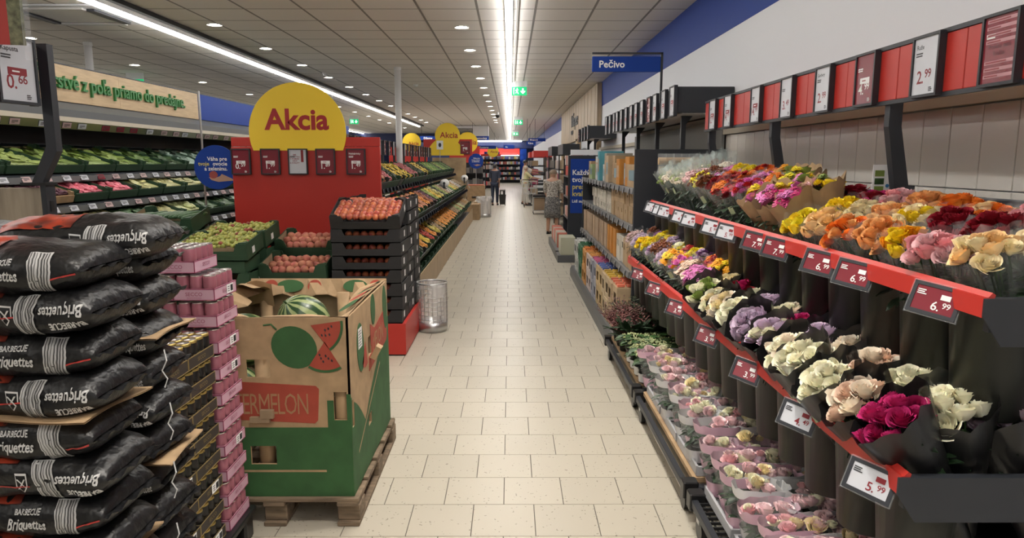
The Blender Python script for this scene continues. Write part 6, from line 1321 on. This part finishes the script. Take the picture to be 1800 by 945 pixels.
def gondola(x0, x1, y0, y1, zs, label, nm, cols, per, group):
    t = thing('display_shelf', label, 'shelf', (0, 0, 0))
    for z in zs: kid('shelf_board', (MB().box(x0, x1, y0, y1, z-.03, z), m_dark), t)
    for x in (x0, x1-.04): kid('upright', (MB().box(x, x+.04, y1-.04, y1, 0, zs[-1]+.35), m_dark), t)
    kid('back', (MB().box(x0, x1, y1-.02, y1, 0, zs[-1]+.35), m_dark), t)
    for l, z in enumerate(zs):
        for i in range(per):
            x = x0 + (x1-x0)*(i+.5)/per; o = ob('packet', bx, None, (x, y0+.12, z+.001), (0, 0, R.uniform(-.15, .15)), jit(R.choice(cols), .25), ((x1-x0)/per/.2, .9, R.uniform(.8, 1.15)*(.26 if len(zs) > 3 else .32)/.26)); tag(o, f'far pack on level {ORD[l]} of the {nm}, {ORD[i]} along', 'packet', group)
    return t
cold = [(.5, .5, .52), (.12, .12, .15), (.45, .1, .08), (.6, .55, .5), (.08, .1, .3), (.06, .06, .07), (.6, .5, .12)]
gondola(-1.95, -.95, 23.9, 24.5, (.1, .5, .9, 1.3), 'grey shelf of dark packs beyond the oak end board', 'shelf past the oak end board', [(.10, .10, .10), (.2, .2, .19), (.13, .12, .12), (.3, .28, .26)], 9, 'packs past the oak end board')
gondola(-2.5, .75, 55.2, 56.2, (.25, .65, 1.05, 1.45, 1.85), 'bright far wall shelf of bottles under a red header', 'far wall shelf', cold, 22, 'packs on the far wall shelf')
gondola(-1.8, -1.1, 44.0, 44.6, (.2, .7, 1.2), 'narrow far shelf with red packs before the back wall', 'narrow far shelf', [(.5, .05, .05), (.5, .35, .3), (.6, .6, .6)], 6, 'packs on the narrow far shelf')
t = thing('far_fascia', 'dark blue and red fascia over the far wall shelf', 'fascia', (0, 56.2, 0)); kid('red_band', (MB().bbox(-2.6, .75, -.05, 0, 2.2, 2.68, .004), m_red), t); kid('blue_band', (MB().bbox(-4.5, 1.8, 0, .05, 2.7, 3.2, .004), m_darkblue), t); kid('blue_side', (MB().bbox(.78, 1.30, -.02, .05, .1, 2.66, .004), m_blue), t); kid('lamp', (MB().box(-2.5, .7, -.3, -.24, 2.14, 2.16), M('lit_cabinet_lamp', (.9, .95, 1), .5, emit=22)), t)
for i, (x, y, z, w, h, s, l) in enumerate(((-3.35, 30, 2.66, .95, .17, 'Džemy', 'small blue hanging sign Džemy behind the yellow disc'), (-1.28, 30, 2.66, .75, .17, 'Cestoviny', 'small blue hanging sign Cestoviny right of the yellow disc'), (-1.35, 40, 2.47, 1.1, .18, 'Konzervy', 'small blue hanging sign Konzervy far above the aisle'), (-1.2, 46, 2.22, 1.0, .18, 'Omáčky', 'small blue hanging sign Omáčky farthest above the aisle'), (-.1, 53, 2.75, .8, .3, 'Bio', 'small blue sign Bio on the far dark fascia'))):
    blue_sign(x, y, z, w, h, s, l, .13, True, -.4)
tag(ob('ceiling_beam', (MB().box(-13, -2.55, 40, 40.4, 2.75, 3.25), m_darkblue), None), 'dark blue bulkhead across the far left under the ceiling', 'bulkhead')
t = thing('wood_display_box', 'brown cardboard display box with red fruit at the end of the fruit island', 'box', (-1.05, 22.1, 0)); kid('box', (MB().panel(-.30, .25, 0, .95, -.3, .3, [(-.15, .1, .55, .62)]), m_kraft), t); kid('rim', (MB().box(-.28, .23, -.28, .28, .95, .97), M('box_red', (.45, .12, .06), .6)), t)
t = thing('kraft_sack_box', 'brown carton with clear bag standing at the far end of the island plinth', 'box', (-1.0, 20.75, .0)); kid('box', (MB().bbox(-.15, .1, -.4, .4, 0, .45, .004), m_kraft), t); kid('bag_film', (MB().grid(lambda a, c: (-.14+.27*c+.03*math.sin(a*9), -.38+.76*a, .46+.08*math.sin(PI*c)*(1+.4*math.sin(a*11))), 10, 6), m_sleeve), t)
